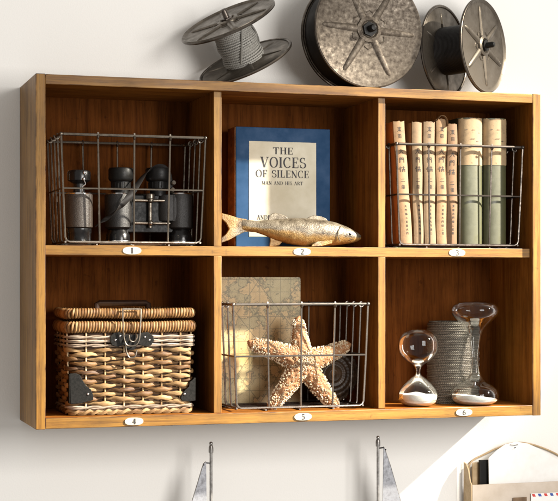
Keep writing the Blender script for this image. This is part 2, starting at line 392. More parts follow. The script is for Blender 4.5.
# ------------------------------------------------------------------ wire baskets
BY0, BY1 = 0.020, 0.160
def wire_basket(loc, mat, label):
    x0, y0, z0 = loc; w2, d, h = 0.1215, BY1-BY0, 0.1812
    o = empty('wire_basket', loc, label, 'wire basket', 'wire baskets in the cubbyholes')
    R = 0.00165; tp = 0.007
    def xw(z): return w2 - tp * (1 - z/h)          # half width
    def yf(z): return tp*0.5*(1 - z/h)             # front leans in at the foot
    def yb(z): return d - tp*0.5*(1 - z/h)
    rim = MB()
    rim.tube([(-w2,0,h),(w2,0,h),(w2,d,h),(-w2,d,h)][:0] or
             [(-w2+.004,0,h),(w2-.004,0,h),(w2,.004,h),(w2,d-.004,h),(w2-.004,d,h),(-w2+.004,d,h),(-w2,d-.004,h),(-w2,.004,h)], 0.0024, 8, closed=True)
    ro = obj('rim', rim, mat, o, local=True)
    nv = 4
    def face(name, fpos, n, hooks):
        g = MB()
        for i in range(1, n):
            s = -1 + 2*i/n
            pts = [fpos(s, h+0.001), fpos(s, h*0.515), fpos(s, 0.012), fpos(s, 0.0042, 0.002), fpos(s, 0.0014, 0.010)]
            g.tube(pts, R, 6)
            # wire end curled round the rim
            c0 = Vector(fpos(s, h)); out = (Vector(fpos(s, h, 0.01)) - c0).normalized(); out.z = 0
            loop = [c0 - out*0.0010 + Vector((0,0,-.001)) + (out*math.cos(a) + Vector((0,0,1))*math.sin(a))*0.0042*-1 for a in [PI*0.0 + PI*2*k/9 for k in range(8)]]
            g.tube(loop, R, 6)
        g.tube([fpos(-1, h*0.515), fpos(1, h*0.515)], R*0.95, 6)
        return obj(name, g, mat, o, local=True)
    face('front_grid', lambda s, z, i=0: (s*xw(z), yf(z)+i, z), nv, True)
    face('back_grid', lambda s, z, i=0: (s*xw(z), yb(z)-i, z), nv, True)
    face('side_grid', lambda s, z, i=0: (-xw(z)+i, yf(z)+(s+1)/2*(yb(z)-yf(z)), z), 4, True)
    face('side_grid', lambda s, z, i=0: (xw(z)-i, yf(z)+(s+1)/2*(yb(z)-yf(z)), z), 4, True)
    # corner frame wires with rounded feet, front and back
    g = MB()
    for yy in (yf, yb):
        zb = 0.0058; xb = xw(0); rc = 0.008
        pts = [(-w2, yy(h), h+.001), (-xw(.09), yy(.09), .09), (-xb, yy(0), zb+rc), (-xb+rc*.3, yy(0), zb+rc*.3), (-xb+rc, yy(0), zb),
               (xb-rc, yy(0), zb), (xb-rc*.3, yy(0), zb+rc*.3), (xb, yy(0), zb+rc), (xw(.09), yy(.09), .09), (w2, yy(h), h+.001)]
        g.tube(pts, R*1.15, 6)
    for sx in (-1, 1):
        g.tube([(sx*(w2-.008), yf(0), .0058), (sx*(w2-.008), yb(0), .0058)], R*1.1, 6)
    for sx in (-1, 1):
        for yy in (0, d): g.ball((sx*w2, yy, h), 0.0036)
    obj('corner_frame', g, mat, o, local=True)
    g = MB()
    for i in range(1, nv):
        g.tube([(-w2+2*w2*i/nv, .008, .0014), (-w2+2*w2*i/nv, d-.008, .0014)], R, 6)
    for i in range(1, 4):
        g.tube([(-w2+.01, d*i/4, .0040), (w2-.01, d*i/4, .0040)], R*.9, 6)
    obj('bottom_grid', g, mat, o, local=True)
    return o
c1 = (P(59.5,200,BY0).x + P(207,200,BY0).x)/2
c3 = (P(395.5,200,BY0).x + P(523.5,200,BY0).x)/2
c5 = (P(231,350,BY0).x + P(370,350,BY0).x)/2
STEEL1 = mottled('tarnished_wire', (0.11, 0.09, 0.07), (0.26, 0.225, 0.185), 0.9, 0.3, 120, 0.1)
wire_basket((c1, BY0, ZM), STEEL1, 'wire basket holding the black binoculars in cubbyhole 1')
wire_basket((c3, BY0, ZM), BRONZE, 'dark wire basket full of old books in cubbyhole 3')
wire_basket((c5, BY0, TB), STEEL, 'bright wire basket holding the starfish in cubbyhole 5')

# ------------------------------------------------------------------ binoculars
def zz(py, y, px=130): return P(px, py, y).z
YB = 0.085
FL1 = ZM + 0.0055
bino = empty('binoculars', (P(150,240,YB).x, YB, FL1), 'pair of black binoculars with strap standing on end in the wire basket', 'binoculars')
m1 = mpp(130, YB)
def latpx(mb, px, prof, y, seg=28):   # prof: (half width px, py)
    x = P(px, 220, y).x
    mb.lathe([(hw*m1, zz(py, y, px)) for hw, py in prof], (x, y, 0), (0,0,1), seg)
lowest = lambda px, y: PPY - (FL1 - CZ) * F / ((y - CY) / (math.cos(YAW) - (px - PPX)/F*math.sin(YAW)))
for px, ex in ((118, 121), (180, 158)):
    bt = lowest(px, YB)
    g = MB(); latpx(g, px, [(11, bt), (12, bt-1), (12, bt-8), (11, bt-10), (9, bt-15), (10, bt-16)], YB); 
    obj('objective_tube', g, BLACKM, bino)
    for ring in ([(12.6, bt-0.6), (12.9, bt-1.6), (12.6, bt-2.6)], [(12.4, 195.2), (12.8, 194.4), (12.2, 193.4)]):
        g = MB(); latpx(g, px, ring, YB); obj('chrome_ring', g, CHROME, bino)
    g = MB(); latpx(g, px, [(10.5, bt-14), (13.2, bt-16), (13.4, 197), (12.4, 194), (6, 193)], YB)
    latpx(g, (px*.45+ex*.55), [(9, 222), (12, 221), (12.4, 215), (12.4, 199), (11.5, 195.5), (6, 194.5)], YB+.002)
    latpx(g, (px*.75+ex*.25), [(9, 222.4), (11.6, 221.4), (12.2, 215), (12.2, 199), (11.5, 195.9), (6, 194.9)], YB+.001)
    obj('prism_housing', g, LEATH, bino)
    g = MB(); latpx(g, ex, [(8, 196), (8, 189), (9.5, 188.5), (9.5, 182), (11.5, 181), (12.6, 179), (12.6, 170), (11.8, 168.3), (9.5, 168), (8.5, 171)], YB)
    for a in range(18):
        t = 2*PI*a/18; cx_ = P(ex,200,YB).x + math.cos(t)*9.5*m1; cy_ = YB + math.sin(t)*9.5*m1
        g.tube([(cx_, cy_, zz(188.3,YB,ex)), (cx_, cy_, zz(182.4,YB,ex))], 0.0007, 5)
    obj('eyepiece', g, BLACKR, bino)
g = MB(); hx = P(150,200,YB-.012).x
g.tube([(hx, YB-.014, zz(228,YB,150)), (hx, YB-.014, zz(197,YB,150))], 0.0034, 14)
g.lathe([(0.006, zz(200,YB,150)), (0.0075, zz(199,YB,150)), (0.0075, zz(195,YB,150)), (0.006, zz(194,YB,150))], (hx, YB-.014, 0), seg=18)
for py in (201, 223.5):
    z = zz(py, YB, 150)
    g.tube([(P(132,200,YB).x, YB-.014, z), (P(168,200,YB).x, YB-.014, z)], 0.0026, 10)
    g.ball((hx, YB-.018, z), 0.0048)
for xx, py in ((172,190), (173,183)):
    c = P(xx, py, YB-.012); g.lathe([(0.0035,-0.004),(0.0045,-0.002),(0.0045,0.002),(0.0035,0.004)], c, (0.3,-1,0.2), 12)
obj('hinge', g, STEEL1, bino)
g = MB(); g.box((P(124,200,YB).x, YB-.007, zz(233,YB,150)), (P(173,200,YB).x, YB+.014, zz(195,YB,150)))
obj('bridge', g, BLACKR, bino, bevel=.002)
g = MB()
spts = [P(96,226,YB-.03), P(101,222,YB-.036), P(110,216,YB-.038), P(121,206,YB-.038), P(131,194,YB-.036), P(138,184,YB-.032), P(146,173,YB-.022), P(155,167.5,YB-.01), P(164,168,YB), P(169,176,YB+.004), P(170,190,YB+.004)]
def smooth_path(pts, n=6):
    out = []
    for i in range(len(pts)-1):
        p0, p1, p2, p3 = pts[max(i-1,0)], pts[i], pts[i+1], pts[min(i+2, len(pts)-1)]
        for k in range(n):
            t = k/n
            out.append(0.5*((2*p1) + (-p0+p2)*t + (2*p0-5*p1+4*p2-p3)*t*t + (-p0+3*p1-3*p2+p3)*t**3))
    out.append(pts[-1]); return out
g.tube(smooth_path(spts), 0.0052, 8, flat=0.22, up=(0.75,0.1,0.66))
obj('strap', g, plain('worn_black_strap', (0.012,0.010,0.009), 0.5), bino)

YM = 0.055
mono = empty('monocular', (P(79,240,YM).x, YM, FL1), 'short brown leather covered spyglass left of the binoculars in the basket', 'spyglass')
m1 = mpp(79, YM); bt = lowest(79, YM)
g = MB(); latpx(g, 79, [(10.5, bt), (12, bt-1), (12, bt-9), (12.6, bt-10), (12.6, bt-14), (10, bt-15)], YM); obj('objective_tube', g, BLACKM, mono)
g = MB(); latpx(g, 79, [(12.5, bt-14.5), (13.6, bt-15.3), (13.6, 195), (13, 193.6), (6, 193.2)], YM, 36)
x = P(79,200,YM).x + 13.7*m1*0.60; y = YM - 13.7*m1*0.80
g.tube([(x, y, zz(bt-16,YM,79)), (x, y, zz(195,YM,79))], 0.0008, 6)
obj('leather_sleeve', g, LEATHB, mono)
g = MB(); latpx(g, 79, [(6, 194), (5.5, 184), (9, 182), (11.5, 180.5), (11.8, 173), (10.8, 171), (7, 170), (6, 171)], YM); obj('eyepiece', g, BLACKM, mono)
g = MB(); latpx(g, 79, [(13.2, 194.8), (13.7, 194), (13.2, 193.2)], YM); 
for px, py in ((84.5,172.5), (84,179)): g.ball(P(px,py,YM-.02), 0.0030)
g.tube(smooth_path([P(84,180,YM-.02), P(85.5,184,YM-.022), P(82.5,187,YM-.022), P(83,192,YM-.024), P(85,194,YM-.024)]), 0.0010, 6)
obj('chrome_fitting', g, CHROME, mono)

# ------------------------------------------------------------------ slipcased art book
YC = 0.112
a = P(236, 126.5, YC); c = P(330, 129, YC)
bk = empty('art_book', ((a.x+c.x)/2, YC+0.02, ZM), 'blue art book with cream title panel behind the carved fish', 'book')
zt = a.z
BLUE = mottled('blue_board', (0.011, 0.040, 0.095), (0.017, 0.052, 0.120), 0, 0.6, 30, 0.1, spec=0.12)
ORG = mottled('ochre_spine_cloth', (0.09, 0.035, 0.012), (0.22, 0.085, 0.022), 0, 0.6, 60, 0.2)
PAPER = mottled('book_paper', (0.50, 0.44, 0.33), (0.58, 0.52, 0.41), 0, 0.8, 80, 0.1)
TITLE = mottled('cream_title_panel', (0.42, 0.375, 0.265), (0.50, 0.455, 0.34), 0, 0.55, 14, 0.1)
TH = 0.048
obj('cover', MB().box((a.x, YC, ZM), (c.x, YC+.0032, zt)).box((a.x, YC+TH-.0032, ZM), (c.x, YC+TH, zt)), BLUE, bk, bevel=0.0008)
obj('page_block', MB().box((a.x+.004, YC+.0034, ZM+.002), (c.x-.004, YC+TH-.0034, zt-.004)), PAPER, bk)
sp = MB().box((a.x-.0022, YC+.0015, ZM), (a.x-.0001, YC+TH-.0015, zt-.0006)); sp_o = obj('spine', sp, ORG, bk, bevel=0.0007)
t = MB(); c0 = Vector((a.x-.0022, YC+TH/2, 0))
for i, (s_, py, sz) in enumerate([('S',137,.007),('I',146,.006),('L',155,.006),('E',163,.006),('N',170,.006),('X',193,.006),('I',199,.006)]):
    text_on(t, s_, (c0.x, c0.y, zz(py, YC+.02, 231)), sz, (0,-1,0), (0,0,1), (-1,0,0), bold=1.6)
obj('spine_lettering', t, plain('spine_ink', (0.10,0.03,0.012)), sp_o, smooth=False, fixn=False)
l0 = P(249, 141, YC); l1 = P(316, 141, YC)
obj('title_panel', MB().box((l0.x, YC-.0006, ZM+.02), (l1.x, YC-.00005, P(282,142,YC).z)), TITLE, bk, smooth=False)
t = MB(); mx = P(284, 160, YC).x
for s_, py, hh, x0, x1 in (('THE',151.0,6.9,273,293),('VOICES',162.6,10.4,260.5,306),('OF SILENCE',174.0,7.3,256,309),('MAN AND HIS ART',183.2,3.5,262,303)):
    cc = P((x0+x1)/2, py, YC-.0007); text_on(t, s_, cc, hh*mpp(284,YC), (1,0,0), (0,0,1), (0,-1,0), width=P(x1,py,YC).x-P(x0,py,YC).x, bold=1.15)
cc = P(264, 217.3, YC-.0007); text_on(t, 'ANDR', cc, 4.6*mpp(284,YC), (1,0,0), (0,0,1), (0,-1,0), width=P(271,200,YC).x-P(257,200,YC).x, bold=1.3)
obj('title_lettering', t, INK, bk, smooth=False, fixn=False)

# ------------------------------------------------------------------ carved fish
YF = 0.040
fish = empty('carved_fish', (P(290,246,YF).x, YF, ZM), 'weathered silver and gold carved fish lying in front of the blue book', 'carved fish')
FM, nt, b = newmat('silver_and_gold_leaf')
n = N(nt, 'ShaderNodeTexNoise', Scale=55.0, Detail=7.0, Roughness=0.75); nt.links.new(coords(nt), n.inputs['Vector'])
sil = ramp(nt, n.outputs[0], [(0.36,(0.034,0.025,0.016)), (0.48,(0.090,0.071,0.047)), (0.68,(0.20,0.17,0.125))]).outputs[0]
gold = ramp(nt, n.outputs[0], [(0.32,(0.11,0.055,0.015)), (0.50,(0.22,0.125,0.036)), (0.7,(0.34,0.23,0.095))]).outputs[0]
sep = N(nt, 'ShaderNodeSeparateXYZ'); nt.links.new(coords(nt), sep.inputs[0])
n3 = N(nt, 'ShaderNodeTexNoise', Scale=30.0, Detail=4.0); nt.links.new(coords(nt), n3.inputs['Vector'])
at_ = nt.nodes.new('ShaderNodeAttribute'); at_.attribute_name = 'var'
zv = math_(nt, 'ADD', at_.outputs['Fac'], math_(nt, 'MULTIPLY', math_(nt, 'SUBTRACT', n3.outputs[0], 0.5), 0.55))
zf = ramp(nt, zv, [(0.36, 1.0), (0.50, 0.0)]).outputs[0]
nt.links.new(mixc(nt, zf, sil, gold), b.inputs['Base Color']); b.inputs['Metallic'].default_value = 0.35; b.inputs['Roughness'].default_value = 0.42
vo = N(nt, 'ShaderNodeTexVoronoi', Scale=420.0); nt.links.new(coords(nt, (1, 1, 1.3)), vo.inputs['Vector'])
bump(nt, b, math_(nt, 'ADD', vo.outputs['Distance'], n.outputs[0]), 0.35, 0.0010)
secs = [(242,218.5,231,2.5),(247,219.8,231.5,4),(256,220.8,232.5,5.5),(266,220.0,236.0,7.5),(276,219.0,240.5,9.5),(288,218.3,244.0,11),(300,218.0,246.0,12),(312,218.5,246.6,12),(324,219.8,246.3,11.5),(335,222.3,245.5,10.5),(345,226.0,244.2,8.5),(352,229.5,243.0,6.5),(357,232.5,241.6,4.5),(360.3,235.2,239.6,2.2)]
g = MB(); seg = 22; vs = []; fs = []
g2 = []
for i in range(len(secs)-1):
    for k in range(3):
        t = k/3; g2.append([secs[i][q]*(1-t)+secs[i+1][q]*t for q in range(4)])
g2.append(list(secs[-1]))
for px, yt, yb_, hw in g2:
    top = P(px, yt, YF); bot = P(px, yb_, YF); cz = (top.z+bot.z)/2; rz = (top.z-bot.z)/2; ry = hw*mpp(px,YF)
    for k in range(seg):
        th = 2*PI*k/seg; co_, si_ = math.cos(th), math.sin(th)
        g.v.append(Vector((top.x, YF + ry*math.copysign(abs(si_)**0.9, si_), cz + rz*co_))); g.c.append(0.5 + co_*0.5)
nn = len(g2)
for i in range(nn-1):
    for k in range(seg):
        k2 = (k+1) % seg; g.f.append([i*seg+k, i*seg+k2, (i+1)*seg+k2, (i+1)*seg+k]); g.m.append(0)
g.f.append(list(range(seg))); g.m.append(0); g.f.append([(nn-1)*seg+k for k in range(seg)]); g.m.append(0)
obj('body', g, FM, fish)
def fin(name, pts, th_=0.0016, var=0.5, y=YF):
    f = MB(); f.cv = var
    q = [P(a_, b_, y) for a_, b_ in pts]
    f.prism([(v.x, v.z) for v in q], 'y', y-th_, y+th_)
    return obj(name, f, FM, fish, bevel=0.0008)
fin('tail_fin', [(246,219.2),(238,218),(228,214.8),(221.5,213.2),(221.5,219),(226,223),(229,229),(226,234),(220.8,238),(221,242.8),(228,240.5),(236,236),(244,232.2),(250,231.6)], 0.0030, 0.42)
fin('dorsal_fin', [(268,221),(269,216),(273,213),(278,213.6),(284,215.4),(287,217.4),(290,221)], 0.0018, 0.8)
fin('dorsal_fin', [(305,220),(309,217),(314,215.4),(321,216.4),(326,218.6),(328,221.5)], 0.0018, 0.8)
fin('belly_fin', [(270,236),(276,237),(282,242),(279,245.5),(272,246.4),(269,246.4),(270,242)], 0.0020, 0.4)
fin('side_fin', [(332,239),(326,239.2),(318,241),(312,244.5),(311,246.6),(322,246),(332,243.5)], 0.0016, 0.35, YF-.0145)
g = MB(); g.ball(P(350,234.2,YF-.0135), 0.0024, sy=.6); obj('eye', g, BLACKM, fish)
g = MB(); g.tube([P(360,238.5,YF-.003), P(355,238.8,YF-.0085), P(349,240.0,YF-.012)], 0.0007, 6)
obj('mouth', g, BLACKM, fish)
g = MB(); g.tube(smooth_path([P(341,226,YF-.0140), P(338.5,231,YF-.0190), P(338,236,YF-.0195), P(340,241,YF-.0165)]), 0.0008, 6)
obj('gill', g, FM, fish)

# ------------------------------------------------------------------ old books in the basket of cubbyhole 3
FL3 = ZM + 0.0052
YS = 0.034
tones = [(0.20,0.120,0.058),(0.17,0.108,0.056),(0.155,0.100,0.052),(0.20,0.117,0.054),(0.125,0.064,0.026)]
def papermat(name, c, spots=True):
    m, nt, b = newmat(name)
    n = N(nt, 'ShaderNodeTexNoise', Scale=26.0, Detail=6.0, Roughness=0.7); nt.links.new(coords(nt), n.inputs['Vector'])
    r = ramp(nt, n.outputs[0], [(0.28, tuple(x*0.55 for x in c)), (0.45, c), (0.75, tuple(min(1,x*1.2) for x in c))])
    n4 = N(nt, 'ShaderNodeTexNoise', Scale=210.0, Detail=2.0); nt.links.new(coords(nt), n4.inputs['Vector'])
    s_ = ramp(nt, n4.outputs[0], [(0.66, 0.0), (0.74, 1.0)]).outputs[0]
    nt.links.new(mixc(nt, math_(nt,'MULTIPLY',s_,0.5), r.outputs[0], (c[0]*.35, c[1]*.22, c[2]*.14)), b.inputs['Base Color'])
    b.inputs['Roughness'].default_value = 0.75; bump(nt, b, n.outputs[0], 0.4, 0.0015); return m
COV = papermat('rust_paper_cover', (0.30, 0.13, 0.05))
specs = [  # x left/right of the spine at the top, top row, lean (m at the top towards the left)
 (393.2,404.2,121.2,-0.0160,'leaning old paper book, leftmost in the basket, slanting left at its top'),
 (412.0,421.5,122.0,-0.0035,'second old paper book from the left in the basket, straight and narrow'),
 (423.5,434.5,121.8,-0.002,'middle old paper book in the basket, right behind a basket wire'),
 (436.0,446.3,119.2,-0.002,'tallest old paper book in the basket with a curled flap on top'),
 (447.3,457.0,124.0,0.000,'shortest old brownish paper book, beside the green volumes')]
dots = papermat('aged_ink', (0.022,0.014,0.010))
for i, (x0, x1, yt, lean, lab) in enumerate(specs):
    A0, A1 = P(x0+.0, 240, YS), P(x1, 240, YS)
    zt = P(x0, yt, YS).z; h = zt - FL3; wd = A1.x - A0.x
    A0x = A0.x - lean
    bo = empty('old_book', (A0x + wd/2, YS+.05, FL3), lab, 'book', 'old paper books in the basket')
    pm = papermat('aged_paper_%d' % i, tones[i])
    def sh(mb):
        for v in mb.v:
            k_ = (v.z-FL3)/h; v.x += lean*k_ if lean else 0
            v.x += 0.0006*math.sin(v.z*60+i); v.y += 0.0006*math.sin(v.z*45+2*i)
        return mb
    g = MB(); nz = 14
    # gently rounded spine, ragged ends
    prof = []; 
    for k in range(9):
        t = -1 + 2*k/8; prof.append((wd/2 + t*wd/2, -0.0022*(1-t*t)))
    vs = []; 
    for j in range(nz+1):
        z = FL3 + h*j/nz
        for (xx, yy) in prof:
            rag = (random.uniform(-.0012,.0012) if j in (0, nz) else 0)
            vs.append((A0x+xx, YS+yy, min(z + (rag if j else abs(rag)), zt+.001)))
        vs.append((A0x+wd, YS+.004, z)); vs.append((A0x, YS+.004, z))
    n_ = len(prof)+2; fs = [(j*n_+k, j*n_+(k+1)%n_, (j+1)*n_+(k+1)%n_, (j+1)*n_+k) for j in range(nz) for k in range(n_)]
    fs += [tuple(range(n_)), tuple(nz*n_+k for k in range(n_))]
    g.add(vs, fs); obj('spine', sh(g), pm, bo, angle=60)
    g = MB()
    for j in range(nz):
        za, zb = FL3+h*j/nz, FL3+h*(j+1)/nz
    def slab(xa, xb, ya, yb_, z0_, z1_):
        m_ = MB(); vs = []; fs = []
        for j in range(9):
            z = z0_+(z1_-z0_)*j/8; vs += [(xa,ya,z),(xb,ya,z),(xb,yb_,z),(xa,yb_,z)]
        for j in range(8):
            for k in range(4): fs.append((j*4+k, j*4+(k+1)%4, (j+1)*4+(k+1)%4, (j+1)*4+k))
        fs += [(0,1,2,3), (32,33,34,35)]
        return m_.add(vs, fs)
    obj('cover', sh(slab(A0x-.0004, A0x+.0012, YS+.0042, YS+.105, FL3, zt-.001)), COV, bo)
    obj('page_block', sh(slab(A0x+.0014, A0x+wd-.0006, YS+.0044, YS+.10, FL3+.001, zt-.002)), papermat('page_edges_%d' % i, tuple(x*0.9 for x in tones[i])), bo)
    g = MB(); cxm = A0x + wd/2
    mp_ = mpp(x0, YS)
    for q, (py, sz, kk) in enumerate([(129,4.8,4),(136,4.4,5),(151.5,5.4,0),(160,5.6,1),(169,6,2),(180,5,3),(187,4.2,5)]):
        if q < 2 and i in (1,): continue
        han(g, kk+i*0, (cxm, YS-.0022, P(x0, py+ (3 if i==4 else 0), YS).z), sz*mp_, (1,0,0), (0,0,1), (0,-1,0), .10)
    for q in range(8):
        han(g, q+i, (cxm+.0012, YS-.0022, P(x0, 206+q*3.9, YS).z), 2.4*mp_, (1,0,0), (0,0,1), (0,-1,0), .15)
    obj('spine_lettering', sh(g), dots, bo, smooth=False, fixn=False)
    if i == 3:
        g = MB(); p0 = Vector((A0x+.001, YS-.001, zt-.0005)); g.cv=.6
        pts = smooth_path([p0 + Vector(v) for v in ((-.002,0,-.002),(0.003,-.001,.0055),(.009,-.002,.0065),(.014,-.003,.003),(.0168,-.003,-.004),(.0170,-.003,-.012))], 4)
        g.tube(pts, 0.0045, 8, flat=0.16, up=(0,1,0)); obj('curled_flap', g, pm, bo)
GREEN = mottled('sage_cloth', (0.036,0.036,0.014), (0.054,0.053,0.022), 0, 0.5, 55, 0.3)
JACK = papermat('worn_cream_jacket', (0.225,0.155,0.082))
for i, (x0, x1, yt, lab) in enumerate([(460.5,484.0,117.5,'green volume with cream paper top, left one of two beside the old paper books'),(485.0,508.2,118.0,'green volume with cream paper top, rightmost book in the basket')]):
    A0, A1 = P(x0, 240, YS), P(x1, 240, YS); zt = P(x0, yt, YS).z; wd = A1.x-A0.x; cx_ = A0.x+wd/2
    bo = empty('green_book', (cx_, YS+.05, FL3), lab, 'book', 'green volumes in the basket')
    zj = P(x0, 165.0, YS).z
    def half(z0_, z1_, grow, ragged, notch=False):
        m_ = MB(); nz = 10; n_ = 21; vs = []; fs = []
        for j in range(nz+1):
            for k in range(n_):
                t = PI*k/(n_-1); z = z0_+(z1_-z0_)*j/nz
                if ragged == 'top' and j == nz: z -= random.uniform(0,.0035)
                if ragged == 'bottom' and j == 0: z += random.uniform(0,.002)
                vs.append((cx_-math.cos(t)*(wd/2+grow-.0004), YS+.010-math.sin(t)*(.013+grow), z))
        for j in range(nz):
            for k in range(n_-1): fs.append((j*n_+k, j*n_+k+1, (j+1)*n_+k+1, (j+1)*n_+k))
        m_.add(vs, fs); return m_
    so = obj('spine', half(FL3, zt, 0, 'bottom'), GREEN, bo, fixn=False)
    obj('paper_jacket', half(zj, zt+.0004, .0007, 'top'), JACK, so, fixn=False)
    obj('cover', MB().box((A0.x, YS+.011, FL3), (A0.x+.002, YS+.115, zt)).box((A1.x-.002, YS+.011, FL3), (A1.x, YS+.115, zt)), GREEN, bo)
    obj('page_block', MB().box((A0.x+.0021, YS+.0125, FL3+.002), (A1.x-.0021, YS+.112, zt-.003)), PAPER, bo)
    g = MB()
    for q, (s_, py, ww) in enumerate([('EAST',130,10),('AND',133.5,5),('LIFE OF',141,11)]): pass
    for q in range(7):
        yy_ = [129.5,130,133,139,141.5,147,154][q]; ww = [3,4,2,6,3,5,2][q]; xx = [467,474,480,473,478,471,475][q] + i*25
        c = P(xx, yy_, YS-.0036)
        t_ = (c.x-cx_)/(wd/2); c.y = YS+.010-.0139*math.sqrt(max(0,1-t_*t_))-.0004
        for e in range(ww):
            han(g, q+e, (c.x+(e-ww/2)*.0016, c.y, c.z), .0016, (1,0,0), (0,0,1), (0,-1,0), .18)
    obj('spine_lettering', g, dots, so, smooth=False, fixn=False)

# ------------------------------------------------------------------ wicker hamper in cubbyhole 4
YW0, YW1 = 0.030, 0.155
wl, wr = P(70.5, 400, YW0).x, P(191, 400, YW0).x
cxw = (wl+wr)/2; wk = empty('wicker_basket', (cxw, (YW0+YW1)/2, TB), 'lidded wicker hamper with metal clasp and black leather corners in cubbyhole 4', 'wicker basket')
def wick(name, lo_c, mid, hi_c, streak):
    m, nt, b = newmat(name)
    at_ = nt.nodes.new('ShaderNodeAttribute'); at_.attribute_name = 'var'
    n = N(nt, 'ShaderNodeTexNoise', Scale=1.0, Detail=5.0, Roughness=0.7); nt.links.new(coords(nt, streak), n.inputs['Vector'])
    s_ = math_(nt, 'ADD', math_(nt, 'MULTIPLY', at_.outputs['Fac'], 0.46), math_(nt, 'MULTIPLY', n.outputs[0], 0.58))
    r = ramp(nt, s_, [(0.22, lo_c), (0.45, mid), (0.75, hi_c)])
    nt.links.new(r.outputs[0], b.inputs['Base Color']); b.inputs['Roughness'].default_value = 0.55
    b.inputs['Specular IOR Level'].default_value = 0.3
    bump(nt, b, n.outputs[0], 0.8, 0.0012); return m
WK = wick('split_willow', (0.035,0.012,0.0035), (0.125,0.062,0.020), (0.28,0.175,0.080), (60,60,300))
WKW = wick('willow_wrapping', (0.045,0.016,0.0045), (0.135,0.062,0.018), (0.25,0.145,0.060), (300,300,60))
WKG = wick('greyed_willow', (0.10,0.070,0.045), (0.20,0.15,0.11), (0.31,0.25,0.195), (60,60,300))
STK = wick('willow_stake', (0.20,0.11,0.05), (0.36,0.24,0.12), (0.52,0.40,0.25), (60,60,60))
zb0 = TB; ztop = P(130, 333, YW0).z
def peri(grow, n_per=160):
    """closed path round the hamper (rounded rectangle) by arc length"""
    x0, x1, y0, y1 = wl-grow, wr+grow, YW0-grow, YW1+grow; r = 0.012
    pts = []
    for cx_, cy_, a0 in ((x0+r,y0+r,180),(x1-r,y0+r,270),(x1-r,y1-r,0),(x0+r,y1-r,90)):
        for k in range(7):
            a = math.radians(a0+15*k); pts.append(Vector((cx_+r*math.cos(a), cy_+r*math.sin(a), 0)))
    cum = [0]
    for i in range(len(pts)): cum.append(cum[-1] + (pts[(i+1) % len(pts)]-pts[i]).length)
    tot = cum[-1]; out = []
    for k in range(n_per):
        s = tot*k/n_per; i = max(j for j in range(len(pts)) if cum[j] <= s + 1e-12)
        t = (s-cum[i])/max(cum[i+1]-cum[i], 1e-9); p = pts[i].lerp(pts[(i+1) % len(pts)], t)
        d = (pts[(i+1) % len(pts)]-pts[i]).normalized(); out.append((p, Vector((d.y, -d.x, 0)), d))
    return out, tot
NST = 20; PER = 12; pr, tot = peri(0, NST*PER)
flare = lambda z: 0.004*(z-zb0)/(ztop-zb0)
# lining
g = MB(); q = peri(-0.0045, 60)[0]
vs = [p+nrm*0+Vector((0,0,zb0)) for p, nrm, d in q] + [p+nrm*flare(ztop)+Vector((0,0,ztop)) for p, nrm, d in q]
g.add(vs, [(i, (i+1)%60, 60+(i+1)%60, 60+i) for i in range(60)] + [tuple(range(60))])
obj('lining', g, plain('dark_lining', (0.06,0.028,0.012)), wk)
g = MB()
for k in range(NST):
    p, nrm, d = pr[k*PER]; g.cv = random.random()
    pts = [p+nrm*flare(z)+Vector((0,0,z)) for z in [zb0+.001+(ztop-zb0)*j/8 for j in range(9)]]
    g.tube(pts, 0.0016, 6)
obj('stakes', g, STK, wk)
g = MB(); rows = []
z = zb0 + .0155; zend = P(130, 347.5, YW0).z
nrow = 13; rh = (zend - z)/nrow
def strand(mb, z, amp, hz, hn, phase, tex=1, seg_=8, base_n=0.0, wob=.0008, twist=False, var=None):
    """one weaver all round: in front of every other stake; split in lengths of different colour"""
    n_ = len(pr); ring = []
    seedv = random.random()*10
    for i in range(n_):
        p, nrm, d = pr[i]
        ph = PI*i/PER + phase*PI
        o_ = amp*math.cos(ph) + base_n
        zj = z + wob*math.sin(i*0.21+seedv) + wob*.7*math.sin(i*.83+seedv*3)
        c_ = p + nrm*(o_+flare(z)) + Vector((0,0,zj))
        fat = 0.72 + 0.28*math.cos(ph)
        hh = hz*fat*(1+.15*math.sin(i*.37+seedv)); hw = hn*(0.85+.15*math.cos(ph))
        for k in range(seg_):
            a = 2*PI*k/seg_; ring.append(c_ + nrm*math.cos(a)*hw + Vector((0,0,1))*math.sin(a)*hh)
    b0 = len(mb.v); cvs = []
    for i in range(n_):
        # colour changes where the weaver dives behind a stake
        cell = int(((i/PER + phase + 0.0) + 1)//2)
        rnd = random.Random(int(z*1e6)+cell*77).random() if var is None else var
        cvs += [rnd]*seg_
    mb.v += ring; mb.c += cvs
    for i in range(n_):
        j = (i+1) % n_
        for k in range(seg_):
            k2 = (k+1) % seg_; mb.f.append([b0+i*seg_+k, b0+i*seg_+k2, b0+j*seg_+k2, b0+j*seg_+k]); mb.m.append(0)
for r_ in range(nrow):
    strand(g, z + rh*(r_+.5), 0.0036, rh*0.55, 0.0023, r_ % 2)
obj('body_weave', g, WK, wk)
